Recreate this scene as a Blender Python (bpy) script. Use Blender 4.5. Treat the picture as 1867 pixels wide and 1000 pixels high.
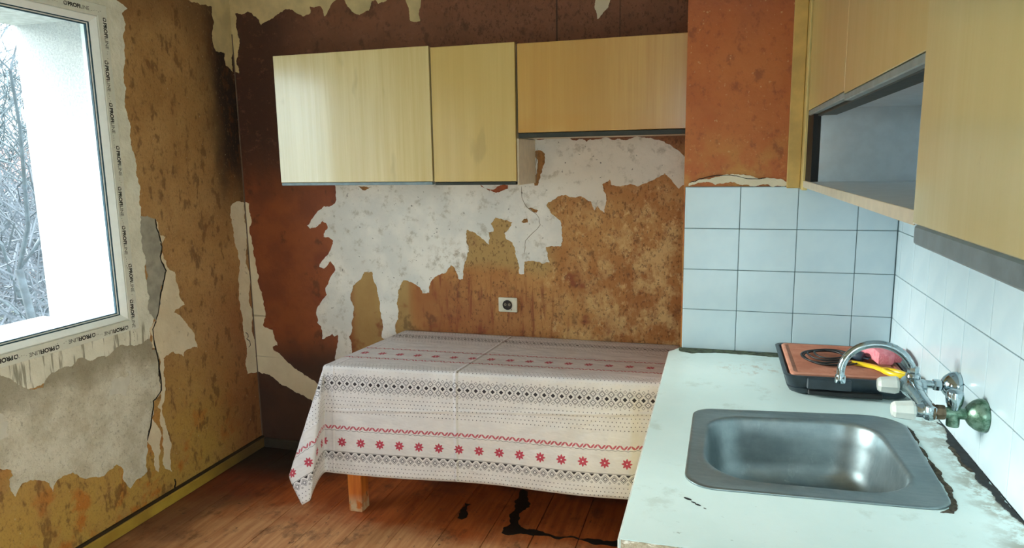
import bpy, bmesh, math, random
from mathutils import Vector, Matrix, noise as mnoise
from mathutils.geometry import tessellate_polygon

for o in list(bpy.data.objects): bpy.data.objects.remove(o)
scene = bpy.context.scene
COL = scene.collection
R = math.radians

# ------------------------------------------------------------------ camera, world, light, exposure
cam_d = bpy.data.cameras.new('camera')
cam = bpy.data.objects.new('camera', cam_d); COL.objects.link(cam)
cam_d.sensor_width = 36.0
cam_d.lens = 1267.9 / 1867 * 36.0
cam_d.clip_start = 0.05
rv = Vector((0.95871409, 0.28395142, -0.01545573))
uv_ = Vector((-0.03055928, 0.15690918, 0.98714013))
fv = Vector((-0.28272499, 0.94591284, -0.1591084))
cam.matrix_world = Matrix(((rv.x, uv_.x, -fv.x, -0.5878), (rv.y, uv_.y, -fv.y, -2.6162),
                           (rv.z, uv_.z, -fv.z, 1.6093), (0, 0, 0, 1)))
scene.camera = cam

vs = scene.view_settings
vs.view_transform = 'Standard'; vs.look = 'None'; vs.gamma = 1.0; vs.use_curve_mapping = False
vs.exposure = 1.55

world = bpy.data.worlds.new('sky'); scene.world = world
world.use_nodes = True
wn = world.node_tree; wn.nodes.clear()
w_out = wn.nodes.new('ShaderNodeOutputWorld'); w_bg = wn.nodes.new('ShaderNodeBackground')
w_tc = wn.nodes.new('ShaderNodeTexCoord'); w_sep = wn.nodes.new('ShaderNodeSeparateXYZ')
w_rmp = wn.nodes.new('ShaderNodeValToRGB')
# overcast sky: zenith about three times as bright as the horizon
w_rmp.color_ramp.elements[0].position = 0.0; w_rmp.color_ramp.elements[0].color = (0.24, 0.30, 0.325, 1)
w_rmp.color_ramp.elements[1].position = 1.0; w_rmp.color_ramp.elements[1].color = (1.0, 0.985, 0.96, 1)
wn.links.new(w_tc.outputs['Generated'], w_sep.inputs[0]); wn.links.new(w_sep.outputs['Z'], w_rmp.inputs[0])
wn.links.new(w_rmp.outputs[0], w_bg.inputs['Color']); wn.links.new(w_bg.outputs[0], w_out.inputs[0])
w_bg.inputs['Strength'].default_value = 5.0

# main numbers of the room (metres)
XL, YB, YR, ZC = -3.0944, 0.65, -3.7, 2.62       # left wall, back wall, rear wall, ceiling
PX = -0.7125                                     # left edge of the projecting pier
WY0, WY1, WZ0, WZ1 = -1.86, -0.155, 0.893, 2.285 # window frame outer rectangle on the left wall

sun_d = bpy.data.lights.new('sun', 'SUN'); sun_d.energy = 2.3; sun_d.angle = R(14); sun_d.color = (1.0, 0.97, 0.90)
sun = bpy.data.objects.new('sun', sun_d); COL.objects.link(sun)
sun.rotation_euler = Vector((1.0, 0.10, -0.31)).to_track_quat('-Z', 'Y').to_euler()

# ------------------------------------------------------------------ node expressions
def lin(c):
    c /= 255.0
    return c / 12.92 if c <= 0.04045 else ((c + 0.055) / 1.055) ** 2.4
def rgb(r, g, b): return (lin(r), lin(g), lin(b), 1.0)

class X:                                         # a float expression in a node tree
    def __init__(s, T, v): s.T, s.v = T, v
    def _b(s, op, o, rev=False):
        a, b = (o, s) if rev else (s, o)
        return s.T.math(op, a, b)
    def __add__(s, o): return s._b('ADD', o)
    def __radd__(s, o): return s._b('ADD', o)
    def __sub__(s, o): return s._b('SUBTRACT', o)
    def __rsub__(s, o): return s._b('SUBTRACT', o, True)
    def __mul__(s, o): return s._b('MULTIPLY', o)
    def __rmul__(s, o): return s._b('MULTIPLY', o)
    def __truediv__(s, o): return s._b('DIVIDE', o)
    def __pow__(s, o): return s._b('POWER', o)
    def lt(s, o): return s._b('LESS_THAN', o)
    def gt(s, o): return s._b('GREATER_THAN', o)
    def mn(s, o): return s._b('MINIMUM', o)
    def mx(s, o): return s._b('MAXIMUM', o)
    def mod(s, o): return s._b('FLOORED_MODULO', o)
    def abs(s): return s.T.math('ABSOLUTE', s)
    def floor(s): return s.T.math('FLOOR', s)
    def sqrt(s): return s.T.math('SQRT', s)
    def sin(s): return s.T.math('SINE', s)
    def cos(s): return s.T.math('COSINE', s)
    def atan2(s, o): return s._b('ARCTAN2', o)
    def ss(s, a, b):                             # smoothstep; a may exceed b
        n = s.T.nd('ShaderNodeMapRange'); n.interpolation_type = 'SMOOTHSTEP'
        s.T.put(n.inputs[0], s)
        inv = a > b
        n.inputs[1].default_value, n.inputs[2].default_value = (b, a) if inv else (a, b)
        n.inputs[3].default_value, n.inputs[4].default_value = (1, 0) if inv else (0, 1)
        return X(s.T, n.outputs[0])

class T:
    def __init__(s, nt):
        s.nt = nt
        tc = s.nd('ShaderNodeTexCoord')
        s.P, s.UV = tc.outputs['Object'], tc.outputs['UV']
    def nd(s, t): return s.nt.nodes.new(t)
    def put(s, inp, v):
        if isinstance(v, X): v = v.v
        if isinstance(v, (int, float)): inp.default_value = v
        elif isinstance(v, tuple): inp.default_value = v
        else: s.nt.links.new(v, inp)
    def math(s, op, a, b=None):
        n = s.nd('ShaderNodeMath'); n.operation = op
        s.put(n.inputs[0], a)
        if b is not None: s.put(n.inputs[1], b)
        return X(s, n.outputs[0])
    def xyz(s, vec=None):
        n = s.nd('ShaderNodeSeparateXYZ'); s.put(n.inputs[0], vec or s.P)
        return [X(s, o) for o in n.outputs]
    def scale(s, sc, vec=None):
        n = s.nd('ShaderNodeVectorMath'); n.operation = 'MULTIPLY'
        s.put(n.inputs[0], vec or s.P); n.inputs[1].default_value = sc
        return n.outputs[0]
    def noise(s, sc, detail=4, rough=0.55, dist=0.0, off=0.0, vec=None):
        if isinstance(sc, (int, float)): sc = (sc, sc, sc)
        m = s.nd('ShaderNodeVectorMath'); m.operation = 'MULTIPLY_ADD'
        s.put(m.inputs[0], vec or s.P); m.inputs[1].default_value = sc; m.inputs[2].default_value = (off, off * 1.7, -off)
        n = s.nd('ShaderNodeTexNoise'); n.inputs['Scale'].default_value = 1.0
        n.inputs['Detail'].default_value = detail; n.inputs['Roughness'].default_value = rough
        n.inputs['Distortion'].default_value = dist
        s.nt.links.new(m.outputs[0], n.inputs['Vector'])
        return X(s, n.outputs['Fac'])
    def vor(s, sc, off=0.0):
        if isinstance(sc, (int, float)): sc = (sc, sc, sc)
        n = s.nd('ShaderNodeTexVoronoi'); n.inputs['Scale'].default_value = 1.0
        s.put(n.inputs['Vector'], s.scale(sc))
        return X(s, n.outputs['Distance'])
    def mix(s, f, a, b):
        n = s.nd('ShaderNodeMix'); n.data_type = 'RGBA'; n.clamp_factor = True
        s.put(n.inputs[0], f); s.put(n.inputs[6], a); s.put(n.inputs[7], b)
        return n.outputs[2]

MATS = {}
def mat(name, fn):
    m = bpy.data.materials.new(name); m.use_nodes = True
    nt = m.node_tree; nt.nodes.clear()
    t = T(nt)
    out = t.nd('ShaderNodeOutputMaterial'); b = t.nd('ShaderNodeBsdfPrincipled')
    nt.links.new(b.outputs[0], out.inputs[0])
    d = fn(t)
    t.put(b.inputs['Base Color'], d['c'])
    t.put(b.inputs['Roughness'], d.get('r', 0.7))
    t.put(b.inputs['Metallic'], d.get('m', 0.0))
    t.put(b.inputs['Specular IOR Level'], d.get('s', 0.5))
    if 'coat' in d:
        b.inputs['Coat Weight'].default_value = d['coat']; b.inputs['Coat Roughness'].default_value = 0.16; b.inputs['Coat IOR'].default_value = 1.7
    if 'h' in d:
        bp_ = t.nd('ShaderNodeBump'); bp_.inputs['Distance'].default_value = d.get('hd', 0.002)
        bp_.inputs['Strength'].default_value = d.get('hs', 1.0)
        t.put(bp_.inputs['Height'], d['h']); nt.links.new(bp_.outputs[0], b.inputs['Normal'])
    MATS[name] = m
    return m
def plain(name, c, r=0.6, m=0.0, amp=0.12, sc=30):
    def fn(t):
        n = t.noise(sc, 4)
        d = tuple(x * (1 - amp * 2) for x in c[:3]) + (1,)
        return dict(c=t.mix(n.ss(0.3, 0.7), d, c), r=t.noise(sc * 2) * 0.15 + (r - 0.075), m=m, h=n, hd=0.0004)
    return mat(name, fn)

# ---- wall papers and plasters (object coordinates = room metres)
def m_paper_left(t):
    x, y, z = t.xyz()
    c = t.mix(t.noise(5, 5).ss(0.3, 0.7), rgb(172, 130, 80), rgb(190, 150, 98))
    c = t.mix(z.ss(0.85, 0.15) * t.noise(6, 4, off=3).ss(0.2, 0.6), c, rgb(192, 156, 80))
    c = t.mix(z.ss(0.7, 0.1) * t.noise(7, 5, off=8).ss(0.5, 0.62), c, rgb(190, 118, 48))
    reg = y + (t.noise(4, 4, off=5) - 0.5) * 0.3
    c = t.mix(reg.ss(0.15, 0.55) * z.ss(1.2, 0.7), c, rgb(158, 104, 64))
    c = t.mix(reg.ss(0.28, 0.60) * z.ss(1.15, 1.7), c, rgb(86, 60, 46))  # light falloff towards the upper corner, painted into the paper
    c = t.mix((z + (t.noise(3, 4, off=9) - 0.5) * 0.5).ss(2.0, 2.6) * 0.7, c, rgb(106, 68, 46))
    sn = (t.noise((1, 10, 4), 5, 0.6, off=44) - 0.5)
    c = t.mix((y + sn * 0.14).ss(0.40, 0.56) * (z + sn * 0.4).ss(1.40, 1.75) * 0.92, c, rgb(44, 36, 34))  # near-black corner shade painted in, with a noisy edge
    b = t.noise((1, 17, 8), 3, 0.5, off=2) * 0.6 + t.noise((1, 40, 22), 3, off=4) * 0.4
    blot = b.ss(0.535, 0.62)
    c = t.mix(blot * 0.66, c, rgb(104, 68, 40))
    c = t.mix(t.noise((1, 34, 26), 5, 0.7, off=21).ss(0.58, 0.66) * 0.5, c, rgb(110, 74, 44))
    c = t.mix(t.noise((1, 9, 5), 5, 0.65, off=31).ss(0.54, 0.68) * 0.3, c, rgb(146, 98, 56))
    sp = t.noise((1, 70, 60), 2, off=11).ss(0.70, 0.76)
    c = t.mix(sp * 0.6, c, rgb(205, 190, 160))
    c = t.mix(t.noise((1, 110, 80), 4, 0.7, off=51).ss(0.50, 0.68) * 0.35, c, rgb(84, 56, 34))
    c = t.mix(t.noise((1, 55, 35), 5, 0.75, off=61).ss(0.56, 0.70) * 0.35, c, rgb(196, 162, 110))
    return dict(c=c, r=0.62, h=t.noise(24, 6) + t.noise((1, 90, 60), 3) * 0.5, hd=0.003)
def m_paper_back(t):
    x, y, z = t.xyz()
    n1 = t.noise(4, 5)
    c = t.mix(n1.ss(0.3, 0.7), rgb(168, 108, 54), rgb(188, 136, 78))
    # tan washed part behind the right of the table
    c = t.mix((x + (n1 - 0.5) * 0.5).ss(-1.4, -0.95) * t.noise(9, 6, 0.65, off=7).ss(0.45, 0.62) * z.ss(1.6, 1.2), c, rgb(214, 178, 122))
    # red brown part left of the white paint
    lf = (x + (t.noise(5, 4, off=3) - 0.5) * 0.1).ss(-2.41, -2.47)
    c = t.mix(lf, c, t.mix(t.noise(7, 5, off=41).ss(0.35, 0.65), rgb(150, 80, 44), rgb(128, 66, 40)))
    # rusty vertical streaks in the lower middle
    pg = x.ss(-2.50, -2.42) * x.ss(-2.09, -2.15)
    c = t.mix(pg, c, t.mix(n1.ss(0.3, 0.7), rgb(176, 142, 88), rgb(160, 122, 70)))
    c = t.mix(x.ss(-2.02, -1.9) * x.ss(-1.3, -1.42) * (z + (n1 - 0.5) * 0.12).ss(1.05, 1.12) * z.ss(1.6, 1.4) * 0.8, c, rgb(178, 148, 92))
    st = t.noise((38, 1, 5), 4, 0.6, off=6).ss(0.48, 0.66) * (z + (n1 - 0.5) * 0.25).ss(1.12, 1.0) * x.ss(-2.14, -2.06) * (x.ss(-1.2, -1.5) * 0.8 + 0.2)
    c = t.mix(st * 0.8, c, rgb(126, 58, 34))
    c = t.mix((z + (n1 - 0.5) * 0.2).ss(1.06, 0.98) * x.ss(-2.14, -2.06) * x.ss(-1.3, -1.6) * t.noise((6, 1, 7), 4, 0.6, off=81).ss(0.3, 0.6) * 0.6, c, rgb(150, 84, 44))
    bl = t.noise((7, 1, 7), 3, off=13).ss(0.6, 0.72) * z.ss(1.35, 1.1)
    c = t.mix(bl * 0.7, c, rgb(130, 56, 34))
    # upper part: purple brown
    up = (z + (t.noise(4, 5, off=2) - 0.5) * 0.2)
    c = t.mix(up.ss(1.55, 1.75), c, rgb(130, 82, 58))
    c = t.mix(up.ss(2.05, 2.2) * t.noise((5, 1, 7), 5, off=15).ss(0.35, 0.7) * 0.6, c, rgb(150, 96, 70))
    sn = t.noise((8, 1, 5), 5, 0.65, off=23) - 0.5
    c = t.mix((x + sn * 0.2).ss(-2.72, -2.92) * (z + sn * 0.3).ss(1.5, 1.8) * 0.9, c, rgb(46, 36, 31))  # darkest corner shade, painted into the upper paper
    corner_shade = (x + (t.noise(5, 5, off=21) - 0.5) * 0.3).ss(-2.45, -2.85) * up.ss(1.35, 1.65)  # light falloff near the corner, put into the paper colour
    c = t.mix(corner_shade * 0.75, c, rgb(82, 52, 40))
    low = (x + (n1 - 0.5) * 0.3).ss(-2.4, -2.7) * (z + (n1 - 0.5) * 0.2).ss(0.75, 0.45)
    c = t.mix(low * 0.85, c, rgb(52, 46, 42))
    low_r = z.ss(1.62, 1.5) * (x + (n1 - 0.5) * 0.4).ss(-1.65, -1.15) * t.noise((5, 1, 5), 4, 0.6, off=79).ss(0.38, 0.58)
    c = t.mix(t.noise((26, 1, 20), 6, 0.75, off=71).ss(0.53, 0.66) * low_r * 0.75, c, rgb(226, 190, 134))
    c = t.mix(t.noise((48, 1, 24), 5, 0.75, off=73).ss(0.53, 0.66) * low_r * 0.6, c, rgb(140, 76, 38))
    c = t.mix(t.noise((30, 1, 26), 6, 0.75, off=75).ss(0.52, 0.70) * z.ss(1.5, 1.62) * 0.5, c, rgb(70, 44, 38))
    c = t.mix(t.noise((22, 1, 30), 6, 0.75, off=77).ss(0.54, 0.70) * z.ss(1.5, 1.62) * 0.4, c, rgb(160, 106, 84))
    dk = t.noise((11, 1, 9), 4, 0.6, off=31).ss(0.60, 0.70)
    c = t.mix(dk * 0.5, c, rgb(66, 38, 26))
    fine = t.noise((95, 1, 60), 3, 0.6, off=17).ss(0.54, 0.66) * x.ss(-2.0, -1.85)
    c = t.mix(fine * 0.6, c, rgb(84, 48, 26))
    sm = ((x + 1.33).abs().ss(0.006, 0.001) + (x + 1.04).abs().ss(0.004, 0.001) * 0.7) * z.ss(2.0, 2.12)
    c = t.mix(sm * 0.8, c, rgb(40, 26, 22))
    return dict(c=c, r=0.68, h=t.noise(20, 6) + t.noise((90, 1, 60), 3) * 0.6, hd=0.003)
def m_paper_pier(t):
    x, y, z = t.xyz()
    n1 = t.noise(5, 5)
    c = t.mix(n1.ss(0.3, 0.7), rgb(184, 98, 46), rgb(196, 114, 56))
    c = t.mix((z + (n1 - 0.5) * 0.5).ss(1.95, 2.35) * 0.85, c, rgb(146, 72, 50))
    c = t.mix(z.ss(1.75, 1.55) * t.noise(12, 5, off=4).ss(0.4, 0.65), c, rgb(196, 134, 66))
    d = t.noise((16, 1, 12), 5, 0.65, off=3).ss(0.56, 0.68)
    c = t.mix(d * 0.5, c, rgb(112, 56, 34))
    c = t.mix(t.noise((34, 1, 26), 6, 0.75, off=13).ss(0.52, 0.70) * 0.5, c, rgb(128, 64, 38))
    c = t.mix(t.noise((40, 1, 46), 6, 0.78, off=15).ss(0.55, 0.70) * (z.ss(1.9, 1.55) * 0.5 + 0.15), c, rgb(216, 156, 88))
    s = t.noise((75, 1, 75), 2, off=9).ss(0.68, 0.74)
    c = t.mix(s * 0.5, c, rgb(216, 176, 120))
    return dict(c=c, r=0.6, h=t.noise(18, 6), hd=0.004)
def m_window_plaster(t):
    x, y, z = t.xyz()
    c = t.mix(t.noise(9, 5).ss(0.35, 0.7), rgb(240, 240, 228), rgb(224, 224, 210))
    st = t.noise((1, 50, 4), 3, off=5).ss(0.54, 0.62) * z.ss(0.93, 0.88)
    c = t.mix(st * 0.7, c, rgb(118, 116, 96))
    d = t.noise((1, 30, 30), 5, 0.7, off=2).ss(0.64, 0.72)
    c = t.mix(d * 0.5, c, rgb(130, 128, 108))
    return dict(c=c, r=0.85, h=t.noise(45, 5), hd=0.004)
def m_concrete(t):
    x, y, z = t.xyz()
    c = t.mix(t.noise(7, 6, 0.65).ss(0.35, 0.65), rgb(202, 196, 178), rgb(228, 225, 212))
    c = t.mix((z + (t.noise(9, 4, off=1) - 0.5) * 0.25).ss(0.66, 0.8) * 0.7, c, rgb(146, 138, 116))
    p = t.noise(70, 6, 0.75, off=4).ss(0.52, 0.68)
    c = t.mix(p * 0.5, c, rgb(126, 120, 102))
    return dict(c=c, r=0.9, h=t.noise(38, 6, 0.65) + t.noise(9, 3) * 1.5, hd=0.006)
def m_cream(t):
    c = t.mix(t.noise(8, 5).ss(0.3, 0.7), rgb(236, 224, 198), rgb(222, 208, 180))
    c = t.mix(t.noise((1, 30, 30), 4, off=3).ss(0.66, 0.74) * 0.6, c, rgb(140, 122, 90))
    return dict(c=c, r=0.8, h=t.noise(50, 5), hd=0.002)
def m_white_paint(t):
    x, y, z = t.xyz()
    c = t.mix(t.noise(5, 5).ss(0.35, 0.65), rgb(240, 236, 230), rgb(220, 219, 216))
    c = t.mix(x.ss(-1.5, -1.0) * 0.6, c, rgb(228, 214, 194))
    sm = t.noise((16, 1, 16), 6, 0.7, off=2).ss(0.52, 0.68)
    c = t.mix(sm * 0.55, c, rgb(160, 150, 132))
    g = (((x + 1.86).abs() * 3).ss(0.6, 0.0)) * ((z - 1.13).abs() * 4).ss(0.5, 0.0) * t.noise((30, 1, 30), 5, 0.7, off=6).ss(0.48, 0.62)
    c = t.mix(g * 0.65, c, rgb(150, 126, 94))
    s = t.noise((60, 1, 60), 2, off=8).ss(0.70, 0.75)
    c = t.mix(s * 0.8, c, rgb(84, 80, 76))
    return dict(c=c, r=0.75, h=t.noise(40, 5), hd=0.0025)
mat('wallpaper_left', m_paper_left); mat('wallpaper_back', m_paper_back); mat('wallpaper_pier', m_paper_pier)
mat('window_plaster', m_window_plaster); mat('concrete', m_concrete); mat('cream_plaster', m_cream); mat('white_paint', m_white_paint)
plain('yellow_paper', rgb(230, 208, 156), 0.8, amp=0.12, sc=10)
plain('scrap', rgb(168, 116, 60), 0.7, amp=0.25, sc=40)
plain('rust_scrap', rgb(166, 82, 40), 0.7, amp=0.2, sc=40)
plain('grey_plaster', rgb(178, 176, 164), 0.85, amp=0.15, sc=20)
plain('white_filler', rgb(226, 224, 214), 0.85, amp=0.05)
plain('crack_grey', rgb(140, 130, 114), 0.9)
plain('crack', rgb(34, 28, 24), 0.9)
plain('plain_wall', rgb(226, 218, 198), 0.8)
plain('ceiling', rgb(214, 204, 178), 0.85)
plain('grout', rgb(116, 138, 144), 0.9)
plain('corner_edge', rgb(112, 92, 78), 0.6)
plain('tar', rgb(22, 24, 24), 0.55, amp=0.3, sc=60)
plain('mould', rgb(34, 42, 44), 0.8, amp=0.35, sc=70)
plain('mould_and_shade_brown', rgb(96, 88, 72), 0.9, amp=0.4, sc=90)  # mould stain, also the painted shade at the sink rim
plain('grime', rgb(88, 100, 78), 0.8, amp=0.4, sc=60)

def m_tile(t):
    c = t.mix(t.noise(9, 3).ss(0.35, 0.7), rgb(208, 226, 233), rgb(200, 220, 229))
    return dict(c=c, r=t.noise(14, 3) * 0.12 + 0.12, h=t.noise(5, 1), hd=0.0006)
mat('tile', m_tile)
def m_stucco(t):
    n = t.noise(95, 5, 0.7)
    c = t.mix(n.ss(0.3, 0.7), rgb(186, 188, 192), rgb(216, 216, 216))
    return dict(c=c, r=0.9, h=n, hd=0.008)
mat('stucco', m_stucco)
plain('soffit_plaster', rgb(206, 210, 212), 0.9)

def m_floor(t):
    x, y, z = t.xyz()
    g = t.noise((45, 3.5, 1), 5, 0.6)
    n = t.noise(4, 5, 0.6, off=3)
    c = t.mix(g.ss(0.3, 0.7), rgb(150, 72, 36), rgb(186, 98, 50))
    wear = (y + (n - 0.5) * 0.55).ss(0.12, -0.12)
    c = t.mix(wear * 0.85, c, t.mix(g.ss(0.3, 0.7), rgb(196, 140, 98), rgb(222, 174, 130)))
    back_tone = (y + (n - 0.5) * 0.6).ss(0.38, 0.6)  # darker brown towards the back wall
    c = t.mix(back_tone * 0.8, c, rgb(78, 44, 38))
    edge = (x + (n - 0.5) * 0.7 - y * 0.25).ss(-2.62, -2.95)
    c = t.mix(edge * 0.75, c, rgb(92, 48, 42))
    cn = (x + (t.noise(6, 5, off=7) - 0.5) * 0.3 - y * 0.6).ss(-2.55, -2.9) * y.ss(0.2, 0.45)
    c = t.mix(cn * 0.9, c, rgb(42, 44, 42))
    sp = t.noise((36, 22, 1), 4, 0.7, off=9).ss(0.62, 0.70)
    c = t.mix(sp * 0.8, c, rgb(60, 36, 26))
    pl = t.noise((9, 6, 1), 6, 0.7, off=12).ss(0.52, 0.66)
    c = t.mix(pl * 0.55, c, rgb(70, 38, 26))
    return dict(c=c, r=t.noise(8, 4) * 0.3 + 0.36, h=g + sp * -0.5, hd=0.0015)
mat('floor_paint', m_floor)
plain('floor_gap', rgb(30, 20, 16), 0.9)
def m_base(t):
    c = t.mix(t.noise(7, 4).ss(0.3, 0.7), rgb(190, 160, 66), rgb(164, 132, 56))
    x, y, z = t.xyz()
    c = t.mix(y.ss(0.05, 0.5) * 0.9, c, rgb(92, 70, 48))
    return dict(c=c, r=0.5, h=t.noise(30), hd=0.001)
mat('baseboard', m_base)
plain('baseboard_dark', rgb(58, 52, 46), 0.7)
plain('baseboard_groove', rgb(58, 44, 26), 0.8)

# ---- window
plain('pvc', rgb(236, 240, 238), 0.32, amp=0.02)
plain('film', rgb(232, 236, 228), 0.5, amp=0.04)
plain('gasket', rgb(30, 76, 94), 0.6)
plain('ink', rgb(24, 27, 28), 0.7, amp=0.05)
plain('ink_faded', rgb(120, 124, 118), 0.7, amp=0.1)
def glass_mat():
    m = bpy.data.materials.new('glass'); m.use_nodes = True
    nt = m.node_tree; nt.nodes.clear()
    o = nt.nodes.new('ShaderNodeOutputMaterial'); mx = nt.nodes.new('ShaderNodeMixShader')
    tr = nt.nodes.new('ShaderNodeBsdfTransparent'); gl = nt.nodes.new('ShaderNodeBsdfGlossy'); fr = nt.nodes.new('ShaderNodeLayerWeight'); pw = nt.nodes.new('ShaderNodeMath'); ma = nt.nodes.new('ShaderNodeMath')
    pw.operation = 'POWER'; pw.inputs[1].default_value = 5.0
    ma.operation = 'MULTIPLY_ADD'; ma.inputs[1].default_value = 0.9; ma.inputs[2].default_value = 0.035
    nt.links.new(fr.outputs['Facing'], pw.inputs[0]); nt.links.new(pw.outputs[0], ma.inputs[0]); gl.inputs['Roughness'].default_value = 0.02
    tr.inputs['Color'].default_value = (0.94, 0.98, 0.98, 1)
    nt.links.new(ma.outputs[0], mx.inputs[0]); nt.links.new(tr.outputs[0], mx.inputs[1]); nt.links.new(gl.outputs[0], mx.inputs[2])
    nt.links.new(mx.outputs[0], o.inputs[0]); MATS['glass'] = m
glass_mat()

# ---- furniture
def m_veneer(axis, base, dark, seed, stain=None):
    # grain runs along z; axis 0: door lies in x-z, axis 1: door lies in y-z
    def fn(t):
        x, y, z = t.xyz()
        g = (26, 26, 0.9); f = (150, 150, 3)
        a = t.noise(g, 5, 0.6, dist=0.05, off=seed); b = t.noise(f, 3, off=seed)
        c = t.mix((a * 0.7 + b * 0.3).ss(0.25, 0.75), base, dark)
        c = t.mix(t.noise((4, 4, 0.6), 3, off=seed + 3).ss(0.4, 0.7) * 0.6, c, dark)
        k = t.noise((9, 9, 3), 3, off=seed + 5).ss(0.66, 0.76)
        c = t.mix(k * 0.35, c, tuple(v * 0.55 for v in dark[:3]) + (1,))
        d = t.noise((60, 60, 30), 3, 0.7, off=seed + 9).ss(0.70, 0.78)
        c = t.mix(d * 0.3, c, rgb(120, 84, 40))
        if stain:
            n = t.noise((3, 3, 6), 5, off=seed + 2)
            c = t.mix((z + (n - 0.5) * 0.2).ss(stain[0], stain[1]) * n.ss(0.25, 0.6) * 0.8, c, rgb(196, 142, 52))
        return dict(c=c, r=t.noise((5, 5, 5), 4, off=seed) * 0.14 + 0.25, s=0.6, coat=1.0, h=b, hd=0.0003)
    return fn
mat('veneer_wide', m_veneer(0, rgb(230, 212, 158), rgb(212, 190, 128), 1))
mat('veneer_narrow', m_veneer(0, rgb(222, 196, 126), rgb(206, 176, 102), 4))
mat('veneer_short', m_veneer(0, rgb(214, 172, 90), rgb(196, 148, 68), 8, (0.14, -0.02)))
mat('veneer_right', m_veneer(1, rgb(238, 229, 172), rgb(226, 214, 148), 12))
mat('veneer_big', m_veneer(1, rgb(238, 232, 182), rgb(228, 220, 162), 17))
plain('laminate', rgb(226, 216, 194), 0.45, amp=0.06)
plain('laminate_cool', rgb(222, 234, 242), 0.4, amp=0.04)
plain('dark_strip', rgb(46, 52, 46), 0.5)
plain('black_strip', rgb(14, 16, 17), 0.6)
plain('grey_profile', rgb(150, 168, 172), 0.4)
plain('blue_profile', rgb(138, 160, 172), 0.4)
plain('yellow_wood', rgb(222, 184, 104), 0.5, amp=0.12, sc=12)
plain('yellow_wood_light', rgb(238, 212, 138), 0.5, amp=0.1, sc=12)
def m_counter(t):
    x, y, z = t.xyz()
    c = t.mix(t.noise(4, 4).ss(0.3, 0.7), rgb(222, 242, 242), rgb(213, 236, 236))
    w = t.noise((8, 8, 8), 6, 0.7, off=3).ss(0.58, 0.70)
    c = t.mix(w * 0.45, c, rgb(182, 200, 194))
    st = (x + (t.noise(12, 5, off=2) - 0.5) * 0.12).ss(-0.10, -0.03) * t.noise((26, 26, 26), 6, 0.7, off=8).ss(0.42, 0.58)
    c = t.mix(st * 0.75, c, rgb(132, 128, 108))
    f = t.noise((34, 70, 30), 4, 0.7, off=5).ss(0.68, 0.74) * (y + (t.noise(5) - 0.5)).ss(-0.9, -1.35)
    c = t.mix(f * 0.7, c, rgb(120, 146, 142))
    br = (((x + 0.47) * 3) ** 2 + ((y + 0.22) * 4) ** 2).ss(0.16, 0.0) * t.noise((30, 20, 1), 5, 0.7, off=6).ss(0.5, 0.64)
    c = t.mix(br * 0.55, c, rgb(172, 150, 120))
    rx, ry = x + 0.335, y + 1.385                # ring mark near the front edge
    rr = (rx * rx + ry * ry).sqrt()
    ring = (rr - 0.036).abs().ss(0.006, 0.003) + rr.ss(0.030, 0.024) * t.noise(160, 2).ss(0.55, 0.62) * 0.6
    c = t.mix(ring * 0.6, c, rgb(196, 180, 148))
    return dict(c=c, r=t.noise(10, 4) * 0.2 + 0.28, h=t.noise(25, 4), hd=0.0008)
mat('counter', m_counter)
def m_chip(t):
    x, y, z = t.xyz()
    c = t.mix(t.noise((60, 60, 60), 4, 0.7).ss(0.4, 0.6), rgb(150, 140, 118), rgb(188, 180, 160))
    fl = (t.noise((14, 14, 40), 5, 0.7, off=3)).ss(0.52, 0.58)
    c = t.mix(fl, c, rgb(238, 238, 230))
    c = t.mix(t.noise((30, 30, 60), 3, off=6).ss(0.66, 0.72), c, rgb(56, 48, 40))
    return dict(c=c, r=0.85, h=t.noise(80, 5), hd=0.004)
mat('chipboard', m_chip)
plain('white_edge', rgb(236, 240, 236), 0.5)
def m_steel(t):
    x, y, z = t.xyz()
    sc = t.noise((9, 90, 40), 3) * 0.3 + t.noise(12, 6, 0.7, off=4) * 0.7
    w = t.noise((18, 18, 10), 6, 0.7, off=9).ss(0.60, 0.72)
    c = t.mix(sc.ss(0.35, 0.65), rgb(140, 156, 160), rgb(160, 174, 178))
    c = t.mix(w * 0.5, c, rgb(190, 204, 208))
    return dict(c=c, r=sc * 0.2 + 0.33, m=0.95, h=sc, hd=0.0003)
mat('steel', m_steel)
def m_chrome(t):
    n = t.noise(70, 5, 0.7)
    return dict(c=t.mix(n.ss(0.55, 0.7), rgb(176, 192, 198), rgb(136, 146, 146)), r=n.ss(0.45, 0.75) * 0.3 + 0.10, m=1.0)
mat('chrome', m_chrome)
def m_verdigris(t):
    n = t.noise(40, 5, 0.7)
    return dict(c=t.mix(n.ss(0.4, 0.62), rgb(134, 164, 146), rgb(74, 108, 84)), r=n * 0.4 + 0.15, m=0.7, h=n, hd=0.001)
mat('verdigris', m_verdigris)
plain('brass_old', rgb(128, 112, 92), 0.4, m=0.8, amp=0.3, sc=60)
plain('knob_plastic', rgb(226, 232, 226), 0.25, amp=0.04)
plain('black_plastic', rgb(50, 62, 70), 0.4, amp=0.2)
plain('black_rubber', rgb(22, 24, 26), 0.5)
plain('plug_blue', rgb(44, 62, 78), 0.45)
def m_grill(t):
    c = t.mix(t.noise(12, 5, 0.65).ss(0.35, 0.7), rgb(198, 138, 114), rgb(178, 114, 90))
    c = t.mix(t.noise((20, 60, 20), 4, 0.7, off=3).ss(0.62, 0.7) * 0.6, c, rgb(110, 62, 44))
    return dict(c=c, r=0.6, h=t.noise(60), hd=0.001)
mat('grill_plate', m_grill)
def m_sponge(t):
    v = t.vor(260)
    return dict(c=t.mix(t.noise(60, 4).ss(0.3, 0.7), rgb(236, 150, 160), rgb(226, 124, 138)), r=0.95, h=v, hd=0.002)
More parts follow.
